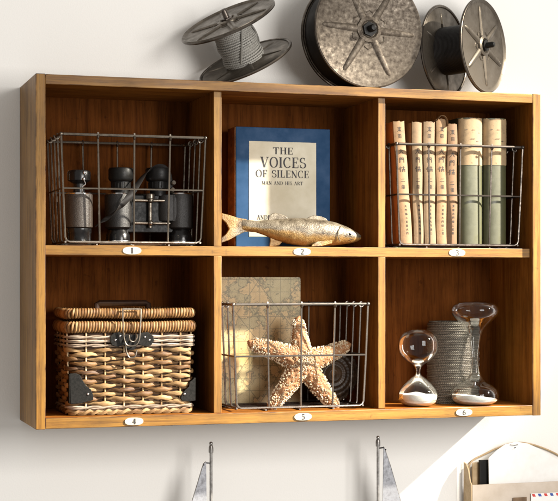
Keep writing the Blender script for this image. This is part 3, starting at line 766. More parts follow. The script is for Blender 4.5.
# grey twined bands: under the border and above the foot
def twine(mb, z, hz, amp=.0012, base=.0032, nn=2, freq=1.0):
    for k in range(nn):
        ring = []; n_ = len(pr); sg = 7
        for i in range(n_):
            p, nrm, d = pr[i]; ph = freq*PI*i/PER*1.0 + k*PI*2/nn
            c_ = p + nrm*(base+amp*math.cos(ph)+flare(z)) + Vector((0,0,z+hz*0.55*math.sin(ph)))
            for q_ in range(sg):
                a = 2*PI*q_/sg; ring.append(c_ + nrm*math.cos(a)*.0019 + Vector((0,0,1))*math.sin(a)*hz*.62)
        b0 = len(mb.v); mb.v += ring; rv = [random.random() for _ in range(n_//8+1)]
        for i in range(n_): mb.c += [rv[i//8]]*sg
        for i in range(n_):
            j = (i+1) % n_
            for q_ in range(sg):
                q2 = (q_+1) % sg; mb.f.append([b0+i*sg+q_, b0+i*sg+q2, b0+j*sg+q2, b0+j*sg+q_]); mb.m.append(0)
g = MB()
for py in (336.6, 340.8, 345.0): twine(g, P(130, py, YW0).z, 0.0026)
twine(g, zb0+.0128, 0.0030, base=.0042)
obj('twined_band', g, WKG, wk)
g = MB(); twine(g, zb0+.0052, 0.0052, amp=.002, base=.0030, freq=2.0)
obj('foot_band', g, WK, wk)
def wrapped(mb, zc, rz, rn, base, pitch=.0046, tr=.0028):
    path, tt = peri(base, 400)
    nw = int(tt/pitch); steps = nw*12; ring = []; sg = 6
    pts = []; cv = []
    wv = [random.uniform(.2,.85) for _ in range(nw+1)]
    for i in range(steps):
        f = i/steps*400; i0 = int(f) % 400; p0, nrm, d = path[i0]; p1 = path[(i0+1) % 400][0]
        p = p0.lerp(p1, f-int(f)); a = 2*PI*i/12
        pts.append(p + nrm*(math.cos(a)*rn) + Vector((0,0,zc+math.sin(a)*rz + .0007*math.sin(i/70))))
        cv.append(wv[i//12])
    b0 = len(mb.v); mb.tube(pts, tr, sg, closed=True)
    for i in range(steps):
        for k in range(sg): mb.c[b0+i*sg+k] = cv[i]
zbr = P(130, 327, YW0).z; zld = P(130, 313.4, YW0).z
g = MB(); wrapped(g, zbr, 0.0074, 0.0046, 0.0035, tr=.0027); obj('top_border', g, WKW, wk)
lid = MB(); wrapped(lid, zld, 0.0062, 0.0046, 0.0025, tr=.0027)
lido = obj('lid', lid, WKW, wk)
g = MB(); q = peri(0.002, 60)[0]
g.add([p+Vector((0,0,zld-.004)) for p,_,_ in q]+[p+Vector((0,0,zld+.0045)) for p,_,_ in q], [(i,(i+1)%60,60+(i+1)%60,60+i) for i in range(60)]+[tuple(range(60)), tuple(range(60,120))])
obj('lid_panel', g, STK, lido)
# handle on the lid
g = MB(); ym = (YW0+YW1)/2
h0, h1 = P(97, 303, ym), P(148, 303, ym); zh = P(120, 303, ym).z
g.tube([(h0.x,ym,zld+.004),(h0.x,ym,zh-.002),(h0.x+.004,ym,zh),(h1.x-.004,ym,zh),(h1.x,ym,zh-.002),(h1.x,ym,zld+.004)], 0.0062, 10, flat=.8)
obj('handle', g, mottled('dark_handle_wood', (0.012,0.005,0.003), (0.028,0.012,0.006), 0, 0.5, 60, .2, spec=0.2), wk)
# leather hasp plate with rivets, wire clasp
yq = YW0-.0118
g = MB(); pl = [(114,333),(119,332),(124,334.5),(137,334.5),(142,332.5),(148,332),(153.5,336),(154,341),(151,345.5),(144,346),(138,344),(134,350),(128,350),(124,344.5),(118,347),(112,345),(110,340),(111,335.5)]
qq = [P(a_, b_, yq) for a_, b_ in pl]
g.prism([(v.x, v.z) for v in qq], 'y', yq, yq+.0018)
ho = obj('hasp_plate', g, BLKLEATHER, wk, bevel=.0005)
g = MB()
for px, py in ((149.5,340),(115.5,340),(120,336),(145,337)): g.ball(P(px,py,yq), 0.0019, sy=.7)
obj('rivet', g, CHROME, ho)
g = MB()
yl = YW0-.0165
g.tube(smooth_path([P(122.5,309,yl+.004), P(122.8,322,yl), P(124,338,yl), P(126.5,344.5,yl), P(131,346,yl), P(136.5,344.5,yl), P(139.5,338,yl), P(140.6,322,yl), P(141,309,yl+.004)], 4), 0.0012, 7)
g.tube([P(122.5,309,yl+.004), P(141,309,yl+.004)], 0.0013, 7)
g.tube(smooth_path([P(125.5,344,yl-.002), P(126.5,352,yl-.002), P(129.5,357.5,yl-.002), P(135,356.5,yl-.002), P(137,350,yl-.002)], 4), 0.0012, 7)
g.tube(smooth_path([P(129,335,yl+.002), P(130,340,yl-.002), P(134,341.5,yl-.002), P(137,338,yl-.002), P(136.8,334,yl+.002)], 4), 0.0012, 7)
obj('clasp', g, STEEL1, wk)
for side in (0, 1):
    g = MB(); yq = YW0-.0078
    pl = [(70,373.5),(76,373.2),(80,375),(82.5,380),(86,385.5),(91,389.5),(93.2,395),(93.4,400),(80,403.5),(70.5,404)] if not side else [(194.8,377.5),(192.5,379.8),(189.5,382),(189,386.5),(185.5,389.5),(182.5,393),(180.8,398),(182,400.8),(190,401.5),(194.8,400.5)]
    qq = [P(a_, b_, yq) for a_, b_ in pl]
    if side: qq = qq[::-1]
    g.prism([(v.x, v.z) for v in qq], 'y', yq, yq+.0016)
    xe = P(70 if not side else 194.8, 390, yq).x; za_, zb_ = zz(403.5, yq, 70), zz(374, yq, 70)
    if side: g.box((xe-.0003, yq+.0002, zz(400.5,yq,196)), (xe+.0012, yq+.026, zz(377.6,yq,196)))
    else: g.box((xe-.0012, yq+.0002, za_), (xe+.0003, yq+.026, zb_))
    co_ = obj('corner_patch', g, BLKLEATHER, wk, bevel=.0005)
    g = MB(); g.ball(P(88 if not side else 184.6, 394, yq), .0022, sy=.7); obj('rivet', g, CHROME, co_)

# ------------------------------------------------------------------ atlas, shell and starfish in cubbyhole 5
MAP, nt, b = newmat('printed_map_cover')
co = coords(nt)
n = N(nt, 'ShaderNodeTexNoise', Scale=19.0, Detail=8.0, Roughness=0.6); nt.links.new(co, n.inputs['Vector'])
land = ramp(nt, n.outputs[0], [(0.36,(0.36,0.29,0.145)), (0.50,(0.30,0.235,0.105)), (0.515,(0.10,0.08,0.035)), (0.53,(0.42,0.29,0.125)), (0.7,(0.33,0.215,0.08))]).outputs[0]
sx = N(nt, 'ShaderNodeSeparateXYZ'); nt.links.new(co, sx.inputs[0])
def lines(src, freq, wdt):
    f = math_(nt, 'FRACT', math_(nt, 'MULTIPLY', src, freq)); return math_(nt, 'LESS_THAN', f, wdt)
ln = math_(nt, 'MAXIMUM', lines(sx.outputs[0], 52.0, 0.045), lines(sx.outputs[2], 46.0, 0.045))
d1 = math_(nt, 'ADD', sx.outputs[0], math_(nt, 'MULTIPLY', sx.outputs[2], 0.8)); d2 = math_(nt, 'SUBTRACT', sx.outputs[0], math_(nt, 'MULTIPLY', sx.outputs[2], 0.7))
ln = math_(nt, 'MAXIMUM', ln, math_(nt, 'MAXIMUM', lines(d1, 12.0, 0.02), lines(d2, 13.0, 0.02)))
coast = N(nt, 'ShaderNodeTexNoise', Scale=40.0, Detail=6.0); nt.links.new(co, coast.inputs['Vector'])
riv = math_(nt, 'LESS_THAN', math_(nt, 'ABSOLUTE', math_(nt, 'SUBTRACT', coast.outputs[0], 0.5)), 0.008)
spk = N(nt, 'ShaderNodeTexNoise', Scale=1.0, Detail=2.0); nt.links.new(coords(nt, (700, 300, 1500)), spk.inputs['Vector'])
sp_ = math_(nt, 'GREATER_THAN', spk.outputs[0], 0.60)
ln = math_(nt, 'MAXIMUM', math_(nt, 'MAXIMUM', ln, riv), math_(nt, 'MULTIPLY', sp_, 0.8))
nt.links.new(mixc(nt, math_(nt, 'MULTIPLY', ln, 0.75), land, (0.10,0.085,0.04)), b.inputs['Base Color'])
b.inputs['Roughness'].default_value = 0.5
YA = 0.128
a = P(218.0, 277, YA); c = P(300.5, 280, YA)
zt = a.z; zf = TB + .0055
at_o = empty('atlas', ((a.x+c.x)/2, YA+.01, zf), 'map covered atlas standing behind the starfish', 'atlas')
def rrect(x0, x1, z0_, z1_, r=.004):
    pts = []
    for cx_, cz_, a0 in ((x1-r,z1_-r,0),(x0+r,z1_-r,90),(x0+r,z0_+r,180),(x1-r,z0_+r,270)):
        for k in range(5): t = math.radians(a0+22.5*k); pts.append((cx_+r*math.cos(t), cz_+r*math.sin(t)))
    return pts
obj('cover', MB().prism(rrect(a.x, c.x, zf, zt), 'y', YA, YA+.0022).prism(rrect(a.x, c.x, zf, zt), 'y', YA+.0158, YA+.018), MAP, at_o, smooth=False)
obj('page_block', MB().box((a.x+.002, YA+.0023, zf+.002), (c.x-.003, YA+.0157, zt-.003)), PAPER, at_o)
# ribbed dark shell
SH = mottled('dark_shell', (0.016,0.009,0.005), (0.045,0.026,0.014), 0, 0.4, 60, .4, c3=(0.11,0.07,0.04), spec=.25)
YH = 0.098; hc = P(331, 378, YH); rad = 29*mpp(331,YH); hc.z = zf + rad
she = empty('seashell', (hc.x, YH, zf), 'dark ribbed round seashell half hidden behind the starfish', 'seashell')
g = MB(); vs = []; fs = []; nr, na = 26, 90
for i in range(nr+1):
    t = i/nr
    for k in range(na):
        a_ = 2*PI*k/na; rr_ = rad*t*(1+.02*math.sin(a_*30)*t)
        yy = -0.016*(1-t*t) - .0014*math.sin(t*34) *(1-t*.3) - .0008*math.sin(a_*30)*t
        vs.append((hc.x+rr_*math.cos(a_), YH+yy, hc.z+rr_*math.sin(a_)))
for i in range(nr):
    for k in range(na): fs.append((i*na+k, i*na+(k+1)%na, (i+1)*na+(k+1)%na, (i+1)*na+k))
b_ = len(vs)
for k in range(na):
    a_ = 2*PI*k/na; vs.append((hc.x+rad*.6*math.cos(a_), YH+.012, hc.z+rad*.6*math.sin(a_)))
for k in range(na): fs.append((nr*na+k, nr*na+(k+1)%na, b_+(k+1)%na, b_+k))
fs.append(tuple(range(b_, b_+na)))
g.add(vs, fs); obj('whorl', g, SH, she)
g = MB()
for k in range(46):
    a_ = 2*PI*k/46; g.ball((hc.x+rad*.94*math.cos(a_), YH-.0030, hc.z+rad*.94*math.sin(a_)), .0009, seg=6, ring=4)
obj('rim_beads', g, plain('pale_beads', (0.07,0.048,0.03)), she)
# starfish: leaning back
YST = 0.052
star = empty('starfish', (P(303,408,YST).x, YST, zf), 'bumpy white and tan starfish leaning inside the wire basket', 'starfish')
cz0 = P(303, 362, YST)
tips = [(297.5,318.5,.012),(249.5,343.0,.0),(348,344.5,.010),(270,408.0,-.010),(337,408.0,-.010)]
STB = mottled('tan_starfish_skin', (0.15,0.058,0.018), (0.27,0.130,0.050), 0, 0.7, 260, .8, c3=(0.40,0.26,0.15), dist=.0015)
STW = mottled('chalky_spines', (0.33, 0.24, 0.145), (0.49, 0.40, 0.28), 0, 0.7, 300, .3)
arms = []
for k, (px, py, dy) in enumerate(tips):
    tip = P(px, py, YST+dy+.006); v = tip-cz0; tip = cz0 + v*0.97
    side = Vector((v.z, 0, -v.x)).normalized()
    bend = (-.002, .002, .003, -.002, .002)[k]
    pts = []
    for j in range(11):
        t = j/10; pts.append(cz0.lerp(tip, t) + side*bend*math.sin(PI*t))
    rad_ = [0.0215*(1-t*.56)*(1 if t < .93 else .8) - .000 for t in [j/10 for j in range(11)]]
    arms.append((pts, rad_))
g = MB()
for pts, rad_ in arms:
    b0 = len(g.v); g.tube(pts, rad_, 16, up=(0,1,0)); g.ball(pts[-1], rad_[-1]*.98, seg=14, ring=8)
g.ball(cz0, .0255, sy=.74, seg=24, ring=14)
for v in g.v: v.y = YST + (v.y-YST)*.80
body = obj('body', g, STB, star)
rm = body.modifiers.new('fuse', 'REMESH'); rm.mode = 'VOXEL'; rm.voxel_size = 0.0013; rm.use_smooth_shade = True
sm_ = body.modifiers.new('soften', 'SMOOTH'); sm_.factor = .7; sm_.iterations = 14
tx = bpy.data.textures.new('lumps', 'CLOUDS'); tx.noise_scale = .006; tx.noise_depth = 2
dm = body.modifiers.new('lumps', 'DISPLACE'); dm.texture = tx; dm.strength = .0045; dm.mid_level = .45; dm.texture_coords = 'LOCAL'
g = MB(); rnd = random.Random(3)
def spine_at(p, nrm, s):
    nrm = nrm.normalized(); g.tube([p-nrm*s*.5, p+nrm*s*.35, p+nrm*s*.8], [s*.62, s*.58, s*.25], 5)
for pts, rad_ in arms:
    for j in range(540):
        t = rnd.random()**.85*10; i0 = min(int(t), 9); f = t-i0
        c_ = pts[i0].lerp(pts[i0+1], f); r_ = rad_[i0]*(1-f)+rad_[i0+1]*f
        ax = (pts[i0+1]-pts[i0]).normalized(); e1 = Vector((0,-1,0)); e2 = ax.cross(e1)
        an = rnd.choice([rnd.uniform(-1.75,1.75), rnd.choice([-.75,0,.75,1.5,-1.5])+rnd.gauss(0,.09)])
        nv = (e1*math.cos(an)*.85 + e2*math.sin(an))
        p = c_ + nv*(r_*.97+.0012); p.y = YST + (p.y-YST)*.82
        # keep off the web where another arm swallows it
        spine_at(p, nv, rnd.choice([1,.8,1.15])*rnd.uniform(.0010,.0029))
for j in range(380):
    an = rnd.uniform(0,2*PI); rr_ = .021*math.sqrt(rnd.random())
    h_ = math.sqrt(max(0,.0255**2-rr_**2))*.72*.8
    p = Vector((cz0.x+rr_*math.cos(an), YST-h_-.0022, cz0.z+rr_*math.sin(an))); spine_at(p, Vector((math.cos(an)*rr_*30,-1,math.sin(an)*rr_*30)), rnd.choice([1,.8,1.15])*rnd.uniform(.0010,.0029))
obj('spines', g, STW, star)

# ------------------------------------------------------------------ hourglasses and the ball of cord in cubbyhole 6
GLASS = bpy.data.materials.new('clear_blown_glass'); GLASS.use_nodes = True; nt = GLASS.node_tree; nt.nodes.clear()
out = N(nt, 'ShaderNodeOutputMaterial'); mx_ = N(nt, 'ShaderNodeMixShader'); tr = N(nt, 'ShaderNodeBsdfTransparent'); gl = N(nt, 'ShaderNodeBsdfGlossy')
gl.inputs['Roughness'].default_value = 0.02; gl.inputs['Color'].default_value = (1,1,1,1)
lw = N(nt, 'ShaderNodeLayerWeight', Blend=0.22); lf = N(nt, 'ShaderNodeLayerWeight', Blend=0.35)
fr = ramp(nt, lw.outputs['Fresnel'], [(0.0, 0.0), (1.0, 0.58)]).outputs[0]
tcx = ramp(nt, lf.outputs['Facing'], [(0.0, (0.98,0.985,0.98)), (0.75, (0.93,0.945,0.94)), (1.0, (0.50,0.53,0.52))]).outputs[0]
nt.links.new(tcx, tr.inputs['Color']); nt.links.new(fr, mx_.inputs[0]); nt.links.new(tr.outputs[0], mx_.inputs[1]); nt.links.new(gl.outputs[0], mx_.inputs[2]); nt.links.new(mx_.outputs[0], out.inputs[0])
SAND = mottled('white_sand', (0.52,0.50,0.45), (0.62,0.60,0.56), 0, 0.85, 900, .5, 2.0)
def interp(prof, n=10):
    pts = smooth_path([Vector((r_, 0, z_)) for r_, z_ in prof], n); return [(max(p.x, 1e-5), p.z) for p in pts]
def hourglass(name, px, y, prof_px, sand_py, tilt, label, wob=0):
    m_ = mpp(px, y); x = P(px, 390, y).x; zb_ = TB + .0002
    pyb = prof_px[-1][1]
    prof = interp([(hw*m_, (pyb-py)*m_) for hw, py in prof_px])
    o = empty(name, (x, y, zb_), label, 'hourglass', 'hourglasses in cubbyhole 6')
    g = MB(); g.lathe(prof, (0,0,0), seg=48, caps=False); 
    inner = [(max(r_-.0012, 1e-5), z_ + (.0012 if z_ < .01 else -.0012 if z_ > prof[0][1]-.006 else 0)) for r_, z_ in prof]
    g.lathe(inner[::-1], (0,0,0), seg=48, caps=False)
    obj('glass_bulbs', g, GLASS, o, local=True, fixn=False, angle=180)
    zs = (pyb-sand_py)*m_
    sp2 = [(max(r_-.0017,1e-5), max(z_, .0018)) for r_, z_ in prof if z_ <= zs+.004][::-1]
    g = MB(); g.lathe([(1e-5, .0018)] + sp2 + [(1e-5, sp2[-1][1])], (0,0,0), seg=48, caps=False)
    for v in g.v:
        lim = zs + tilt*v.x*1.0 + .0012*math.sin(v.x*170) + .0008*math.cos(v.y*200)
        if v.z > lim:
            rin = min(r_ for r_, z_ in prof if abs(z_-lim) < .0016) - .0017 if any(abs(z_-lim) < .0016 for _, z_ in prof) else 1
            q_ = math.hypot(v.x, v.y)
            if q_ > rin > 0: v.x *= rin/q_; v.y *= rin/q_
            v.z = lim
    obj('sand', g, SAND, o, local=True, angle=50)
    return o
hourglass('hourglass', 418, 0.045, [(.05,328),(8,328.8),(15,332.2),(19,338),(20,346),(18.3,353),(12.5,360),(6,364),(3,367.5),(2.3,371),(3.4,374),(8,377.5),(14,383),(18.5,389),(20,395),(18.5,401),(13,404.6),(8,405.2),(.05,405.2)], 393.5, 0.0,
          'small round hourglass with white sand, left of the cord roll')
hourglass('hourglass', 475, 0.040, [(.05,302.6),(12,303),(19,304.8),(23,308.5),(24,313),(22,317.5),(17,322.5),(11.5,328),(7.5,334),(5.2,343),(4.0,353),(3.4,360),(4.2,368),(6,376),(10,382),(17,386.5),(22,391),(24,397),(22.5,402),(17,405.2),(10,406.2),(.05,406.2)], 397.5, -0.16,
          'tall flared hourglass with slanted white sand, right of the cord roll')
YR = 0.105
cr = empty('cord_roll', (P(453,400,YR).x, YR, TB), 'fat upright roll of grey braided cord between the two hourglasses', 'roll of cord')
CORD, nt, b = newmat('grey_braided_cord')
at_ = nt.nodes.new('ShaderNodeAttribute'); at_.attribute_name = 'var'
n = N(nt, 'ShaderNodeTexNoise', Scale=260.0, Detail=3.0); nt.links.new(coords(nt), n.inputs['Vector'])
s_ = math_(nt, 'ADD', math_(nt,'MULTIPLY', at_.outputs['Fac'], .75), math_(nt,'MULTIPLY', n.outputs[0], .35))
r = ramp(nt, s_, [(0.25,(0.008,0.006,0.004)), (0.55,(0.040,0.033,0.025)), (0.9,(0.145,0.125,0.098))]); nt.links.new(r.outputs[0], b.inputs['Base Color']); b.inputs['Roughness'].default_value = .7
g = MB(); rc_ = 25.2*mpp(453,YR); hh_ = P(453,320,YR).z - TB
cx_ = cr.location.x; rowh = .0029; nrw = int(hh_/rowh)
for j in range(nrw):
    z = TB + .0016 + rowh*j; rr_ = rc_ - (.0035 if j > nrw-3 else 0)*(j-nrw+3)/2 + .0007*math.sin(j*1.7)
    nseg = 84
    for s2 in range(2):
        pts = []; 
        for k in range(nseg*2):
            a_ = 2*PI*k/(nseg*2); ph = a_*nseg/2*(1 if j % 2 else -1) + s2*PI + j*.4
            pts.append((cx_+(rr_+.0006*math.cos(ph))*math.cos(a_), YR+(rr_+.0006*math.cos(ph))*math.sin(a_), z+.0008*math.sin(ph)))
        b0 = len(g.v); g.tube(pts, .00112, 5, closed=True)
        for k in range(nseg*2):
            v_ = .5+.5*math.cos(2*PI*k/(nseg*2)*nseg/2*(1 if j % 2 else -1)+s2*PI+j*.4)
            for q_ in range(5): g.c[b0+k*5+q_] = v_*.9 + random.uniform(-.1,.1)
g.cv = .3; g.lathe([(.002, TB+.0005), (rc_-.002, TB+.0005), (rc_-.002, TB+hh_-.004), (.002, TB+hh_-.003)], (cx_, YR, 0), seg=60)
obj('windings', g, CORD, cr, fixn=False)

# ------------------------------------------------------------------ film reels on top of the shelf
def reel(name, centre, axis, rad, gap, label, winding, spin=0.0, mat=REEL, ribs=6, core=.34, drumw=1.0):
    ax = Vector(axis).normalized()
    o = empty(name, (0,0,0), label, 'metal reel', 'metal reels on top of the shelf')
    q = Vector((0,0,1)).rotation_difference(ax) @ Matrix.Rotation(spin, 4, 'Z').to_quaternion()
    o.rotation_mode = 'QUATERNION'; o.rotation_quaternion = q; o.location = centre
    for sgn in (1, -1):
        g = MB(); z = sgn*gap/2
        prof = [(rad*.10, z-.0008), (rad*.93, z-.0008), (rad*.955, z+sgn*.0018-.0008), (rad*.985, z+sgn*.003-.0004), (rad, z), (rad*.985, z+sgn*.003+.0012), (rad*.95, z+sgn*.0018+.0010), (rad*.92, z+.0009), (rad*.10, z+.0009)]
        g.lathe(prof, (0,0,0), seg=96, caps=False)
        for k in range(ribs):                     # pressed ribs, tapering outwards, on both faces
            a_ = 2*PI*k/ribs
            for r0, r1, hh in ((.20, .86, .0040),):
                pts = [(rad*t*math.cos(a_), rad*t*math.sin(a_), z+sgn*(.0006)) for t in (.16,.3,.5,.7,.82,.86)]
                g.tube(pts, [.0040,.0038,.0034,.0030,.0024,.0008], 10, flat=1.75, up=(0,0,1))
            am = a_ + PI/ribs                    # pressed slots near the hub
            am_ = am
            pts = [(rad*.30*math.cos(am-.22), rad*.30*math.sin(am-.22), z+sgn*.0009), (rad*.335*math.cos(am), rad*.335*math.sin(am), z+sgn*.0009), (rad*.30*math.cos(am+.22), rad*.30*math.sin(am+.22), z+sgn*.0009)]
            g.tube(pts, .0014, 6)
        g.lathe([(rad*.10, z), (rad*.235, z), (rad*.225, z+sgn*.0045), (rad*.165, z+sgn*.0062), (rad*.135, z+sgn*.0030), (rad*.08, z+sgn*.0025)], (0,0,0), seg=12, caps=False)
        fo = obj('flange', g, mat, o, local=True, angle=35)
        g = MB(); g.tube([(rad*.982*math.cos(2*PI*k/90), rad*.982*math.sin(2*PI*k/90), z+sgn*.0006) for k in range(90)], .0027, 8, closed=True); obj('rolled_rim', g, RIMM, fo, local=True)
    g = MB(); g.lathe([(rad*.10, -gap/2-.004), (rad*.10, gap/2+.004)], seg=20); g.lathe([(rad*.13, gap/2+.003),(rad*.13, gap/2+.008),(rad*.07, gap/2+.0085)], seg=6)
    g.lathe([(rad*.062, -gap/2-.020), (rad*.062, gap/2+.020), (rad*.045, gap/2+.0235), (rad*.02, gap/2+.024)], seg=14)
    obj('axle', g, BLACKR if winding != 'cord' else BRONZE, o, local=True)
    g = MB()
    if winding == 'cord':
        n_ = int((gap-.006)/.0037)
        for j in range(n_+1):
            zc = -gap/2+.003+ (gap-.006)*j/n_
            for s2 in range(2):
                pts = []; K = 96
                for k in range(K):
                    t = 2*PI*k/K; ph = t*24+s2*PI+j; rr_ = rad*core + .0006*math.cos(ph) + .0012*math.sin(j*.9)
                    zt_ = .0016*math.sin(t+j*.37)
                    pts.append((rr_*math.cos(t), rr_*math.sin(t), zc+.0007*math.sin(ph)+zt_))
                b0 = len(g.v); g.tube(pts, .00135, 5, closed=True)
                for i_ in range(b0, len(g.v)): g.c[i_] = random.uniform(.55,1)
        for (t0, z0_, z1_) in ((-2.4,-.03,.028), (-1.0,.02,-.02)):
            g.tube([(rad*(core+.028)*math.cos(t0+.7*u), rad*(core+.028)*math.sin(t0+.7*u), z0_+(z1_-z0_)*u) for u in [k/14 for k in range(15)]], .0018, 6)
        wm = CORD2
    else:
        n_ = int((gap-.004)/.0026)
        for j in range(n_+1):
            zc = -gap/2+.002+(gap-.004)*j/n_
            g.tube([(rad*core*math.cos(2*PI*k/48), rad*core*math.sin(2*PI*k/48), zc) for k in range(48)], .0016, 6, closed=True)
        wm = plain('black_film_winding', (0.012,0.010,0.009), .5)
    g.lathe([(rad*core-.001, -gap/2+.001), (rad*core-.001, gap/2-.001)], seg=40)
    obj('winding', g, wm, o, local=True, fixn=False)
    # set it down on the board
    R3 = q.to_matrix(); lowz = min((R3 @ Vector((rad*math.cos(t), rad*math.sin(t), s_*gap/2)))[2] for s_ in (1,-1) for t in [2*PI*k/120 for k in range(120)])
    return o, lowz
CORD2, nt, b = newmat('pale_twisted_cord')
at_ = nt.nodes.new('ShaderNodeAttribute'); at_.attribute_name = 'var'
r = ramp(nt, at_.outputs['Fac'], [(0.3,(0.09,0.082,0.07)), (0.9,(0.30,0.29,0.265))]); nt.links.new(r.outputs[0], b.inputs['Base Color']); b.inputs['Roughness'].default_value = .65
ZT = H_
Y1 = 0.085
m_ = mpp(240, Y1)
# image-plane tilt: top leans left, and towards the camera
vr = Vector((math.cos(YAW), -math.sin(YAW), 0)); vf = Vector((math.sin(YAW), math.cos(YAW), 0))
ra = math.radians
axA = (vr*(-math.sin(ra(24))) + Vector((0,0,1))*math.cos(ra(24)))*math.cos(ra(23)) - vf*math.sin(ra(23))
oA, lowA = reel('cord_reel', (0,0,0), axA, 0.086, 0.076, 'tilted metal reel wound with pale grey cord, leftmost on the shelf top', 'cord', 0.35, REEL, core=.40)
cA = P(236.8, 40, Y1); cA.z = ZT - lowA + .0022 ; oA.location = cA
axB = Vector((0.06, -1, 0.03))
oB, lowB = reel('film_reel', (0,0,0), axB, 0.1025, 0.060, 'largest speckled metal film reel, upright in the middle of the shelf top', 'film', 0.0, REELW, core=.93)
cB = P(361.5, 40, 0.075); cB.z = ZT - lowB + .002; oB.location = cB
axC = Vector((0.60, -0.80, 0.04))
oC, lowC = reel('film_reel', (0,0,0), axC, 0.0845, 0.078, 'smaller metal reel with black winding, rightmost on the shelf top', 'film', 0.25, REEL, core=.50)
cC = P(463.5, 40, 0.085); cC.z = ZT - lowC + .002; oC.location = cC

# ------------------------------------------------------------------ sails below the shelf
SAILM = mottled('galvanised_sheet', (0.20,0.20,0.215), (0.34,0.345,0.37), 0.7, 0.45, 160, .3)
MAST = mottled('pewter_mast', (0.16,0.15,0.14), (0.40,0.385,0.37), 0.8, 0.35, 90, .2)
YL = 0.105
def boat(px, sgn, pts_px, top, label):
    o = empty('metal_sailboat', (P(px, 700, YL).x, YL, P(px, 760, YL).z), label, 'model sailboat', 'metal sailboats below the shelf')
    zt_ = P(px, top, YL).z; xb = P(px, 500, YL).x; zb_ = P(px, 740, YL).z
    g = MB(); g.tube([(xb, YL, zb_), (xb, YL, zt_-.004)], .0026, 12); g.ball((xb, YL, zt_), .0034)
    g.lathe([(.0040, zt_-.016),(.0043, zt_-.012),(.0040, zt_-.006),(.0028,zt_-.003)], (xb, YL, 0), seg=14)
    obj('mast', g, MAST, o)
    q = [P(a_, b_, YL) for a_, b_ in pts_px]
    q += [Vector((q[-1].x + sgn*.055, YL, P(px, 700, YL).z)), Vector((xb+sgn*.004, YL, P(px, 705, YL).z))]
    poly = [(v.x, v.z) for v in q]
    so = obj('sail', MB().prism(poly, 'y', YL-.0010, YL+.0010), SAILM, o, smooth=False)
    g = MB(); g.tube([(a_, YL, b_) for a_, b_ in poly[:-1]], .0011, 7); obj('sail_hem', g, MAST, so)
    g = MB(); g.tube([P(pts_px[0][0], pts_px[0][1]+1, YL), (xb, YL, P(px, pts_px[0][1]+1.5, YL).z)], .0013, 7)
    g.ball(P(pts_px[0][0]+sgn*2.2, pts_px[0][1]+3, YL-.0015), .0013); obj('rigging', g, BLACKM, o)
    g = MB(); zc_ = P(px, 740, YL).z; g.add([], [])
    vs = []; fs = []
    for i in range(13):
        t = -1+2*i/12; hw = .020*(1-t*t)**.6+.0005
        vs += [(xb+t*.09, YL-hw, zc_+.02+.006*t*t), (xb+t*.09, YL+hw, zc_+.02+.006*t*t), (xb+t*.078, YL+hw*.3, zc_-.008), (xb+t*.078, YL-hw*.3, zc_-.008)]
    for i in range(12):
        for k in range(4): fs.append((i*4+k, i*4+(k+1)%4, i*4+4+(k+1)%4, i*4+4+k))
    fs += [(0,1,2,3), (48,49,50,51)]
    g.add(vs, fs); obj('hull', g, SAILM, o)
boat(211, -1, [(206.0,461.8),(203.6,463.5),(201.5,470),(198,482),(192.2,501)], 443.5, 'metal sail left of its mast, below the divider between plates 4 and 5')
boat(378.0, 1, [(383.5,446.6),(385.0,450),(390,465),(395,482),(400.6,501)], 437.5, 'metal sail right of its mast, below the divider between plates 5 and 6')

# ------------------------------------------------------------------ letter holder, lower right
YO = 0.142
WHITE = mottled('white_paper', (0.74,0.73,0.70), (0.80,0.79,0.77), 0, 0.8, 40, .1)
TAN = mottled('cream_painted_board', (0.50,0.42,0.34), (0.57,0.49,0.41), 0, 0.6, 30, .15)
KRAFT = mottled('kraft_edge', (0.40,0.28,0.15), (0.52,0.38,0.22), 0, 0.6, 60, .2)
f0 = P(472.5, 485, YO); f1x = f0.x + .26; zb_ = f0.z - .16
lh = empty('letter_holder', (f0.x+.13, (YO+D_)/2, zb_), 'cream letter holder on the wall at the lower right', 'letter holder')
obj('front_panel', MB().box((f0.x, YO, zb_), (f1x, YO+.004, f0.z)), TAN, lh, bevel=.0008)
obj('base_board', MB().box((f0.x, YO+.004, zb_), (f1x, D_-.0005, zb_+.005)), TAN, lh)
g = MB()                                  # arched cane bow between front panel and papers
g.tube(smooth_path([P(a_, b_, D_-.0045) for a_, b_ in ((473.6,575),(473.2,520),(472,500),(469.2,474),(469.4,465),(474,459.5),(484,454.5),(498,447.8),(516,442.6),(536,445.5),(560,456),(585,474),(604,500),(607,575))], 6), .0017, 8)
obj('bow', g, KRAFT, lh)
g = MB(); zk = P(470, 462, D_-.01).z
g.prism([(YO, zb_), (YO, f0.z+.0008), (YO+.006, f0.z+.006), (YO+.014, zk-.012), (YO+.024, zk-.002), (D_-.008, zk), (D_-.008, zb_)], 'x', f0.x-.0026, f0.x-.0003)
obj('side_panel', g, KRAFT, lh)
def sheet(name, px0, px1, pyt, y, mat, label, cat, th_=.0012, slant=0.0, grp=None, wdt=None):
    a_ = P(px0, pyt, y); x1 = P(px1, pyt, y).x if wdt is None else a_.x+wdt
    g = MB(); zb2 = zb_ + .0055
    g.add([(a_.x,y,zb2),(x1,y,zb2),(x1,y,a_.z+slant),(a_.x,y,a_.z),(a_.x,y+th_,zb2),(x1,y+th_,zb2),(x1,y+th_,a_.z+slant),(a_.x,y+th_,a_.z)],
          [(0,1,2,3),(5,4,7,6),(0,4,5,1),(3,2,6,7),(1,5,6,2),(0,3,7,4)])
    return tag(obj(name, g, mat, None, smooth=False), label, cat, grp)
sheet('tan_folder', 472.6, 482, 462.5, D_-.012, KRAFT, 'tan card folder standing at the left end of the letter holder', 'folder', .002, wdt=.020)
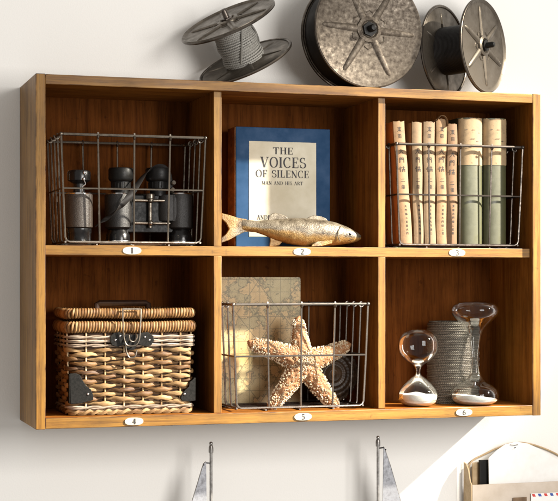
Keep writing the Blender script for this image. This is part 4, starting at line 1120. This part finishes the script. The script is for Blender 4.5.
sheet('notebook', 480.0, 489.5, 460.2, D_-.022, BLACKR, 'slim black notebook between folder and white paper in the letter holder', 'notebook', .006, wdt=.0175)
tag(obj('paper_sheet', MB().prism([(P(a_, b_, (D_-.030)).x, P(a_, b_, (D_-.030)).z) for a_, b_ in ((489.5,620),(489,485),(488.6,458),(497,450),(505,444.5),(516,441.5),(528,443.5),(540,449),(553,457),(600,480),(600,620))], 'y', (D_-.030), (D_-.029)), WHITE, None, smooth=False),
    'tall white paper sheet with arched top standing in the letter holder', 'paper')
hk = P(515, 447.5, (D_-.031))
hko = empty('paper_pin', hk, 'small dark pin holding the top of the white paper sheet', 'pin')
g = MB(); g.tube([hk+Vector((0,.0022,0)), hk+Vector((0,-.003,0))], .0009, 8); obj('shaft', g, BLACKM, hko)
g = MB(); g.tube([hk+Vector((-.010,.0005,.0055)), hk+Vector((-.002,-.001,.0045)), hk+Vector((.006,.0005,.0052))], .0007, 7); obj('wire_loop', g, STEEL, hko)
# airmail envelope leaning on the front
YE = YO-.0035
ev = P(531, 493.5, YE)
eo = empty('airmail_envelope', (ev.x+.05, YE, ev.z-.10), 'airmail envelope with red and blue striped edge, lower right corner', 'envelope')
obj('envelope_body', MB().box((ev.x, YE, ev.z-.10), (ev.x+.15, YE+.0012, ev.z)), WHITE, eo, smooth=False)
RED = plain('airmail_red', (0.55,0.06,0.05)); BLU = plain('airmail_blue', (0.05,0.09,0.32))
for ci, m2 in enumerate((RED, BLU)):
    g = MB()
    for k in range(12):
        if k % 2 != ci: continue
        x_ = ev.x + .004 + k*.0125
        g.add([(x_, YE-.0002, ev.z-.006), (x_+.006, YE-.0002, ev.z-.006), (x_+.0035, YE-.0002, ev.z-.0008), (x_-.0025, YE-.0002, ev.z-.0008)], [(0,1,2,3)])
    obj('stripe', g, m2, eo, smooth=False, fixn=False)
tag(obj('brown_card', MB().box((P(513,498,YE).x, YE-.0010, ev.z-.10), (P(513,498,YE).x+.028, YE+.0000, P(513,497.5,YE).z)), mottled('brown_card_stock', (0.12,0.07,0.035), (0.2,0.12,0.06), 0, .6, 70, .2), None, smooth=False),
    'small brown card left of the airmail envelope', 'card')
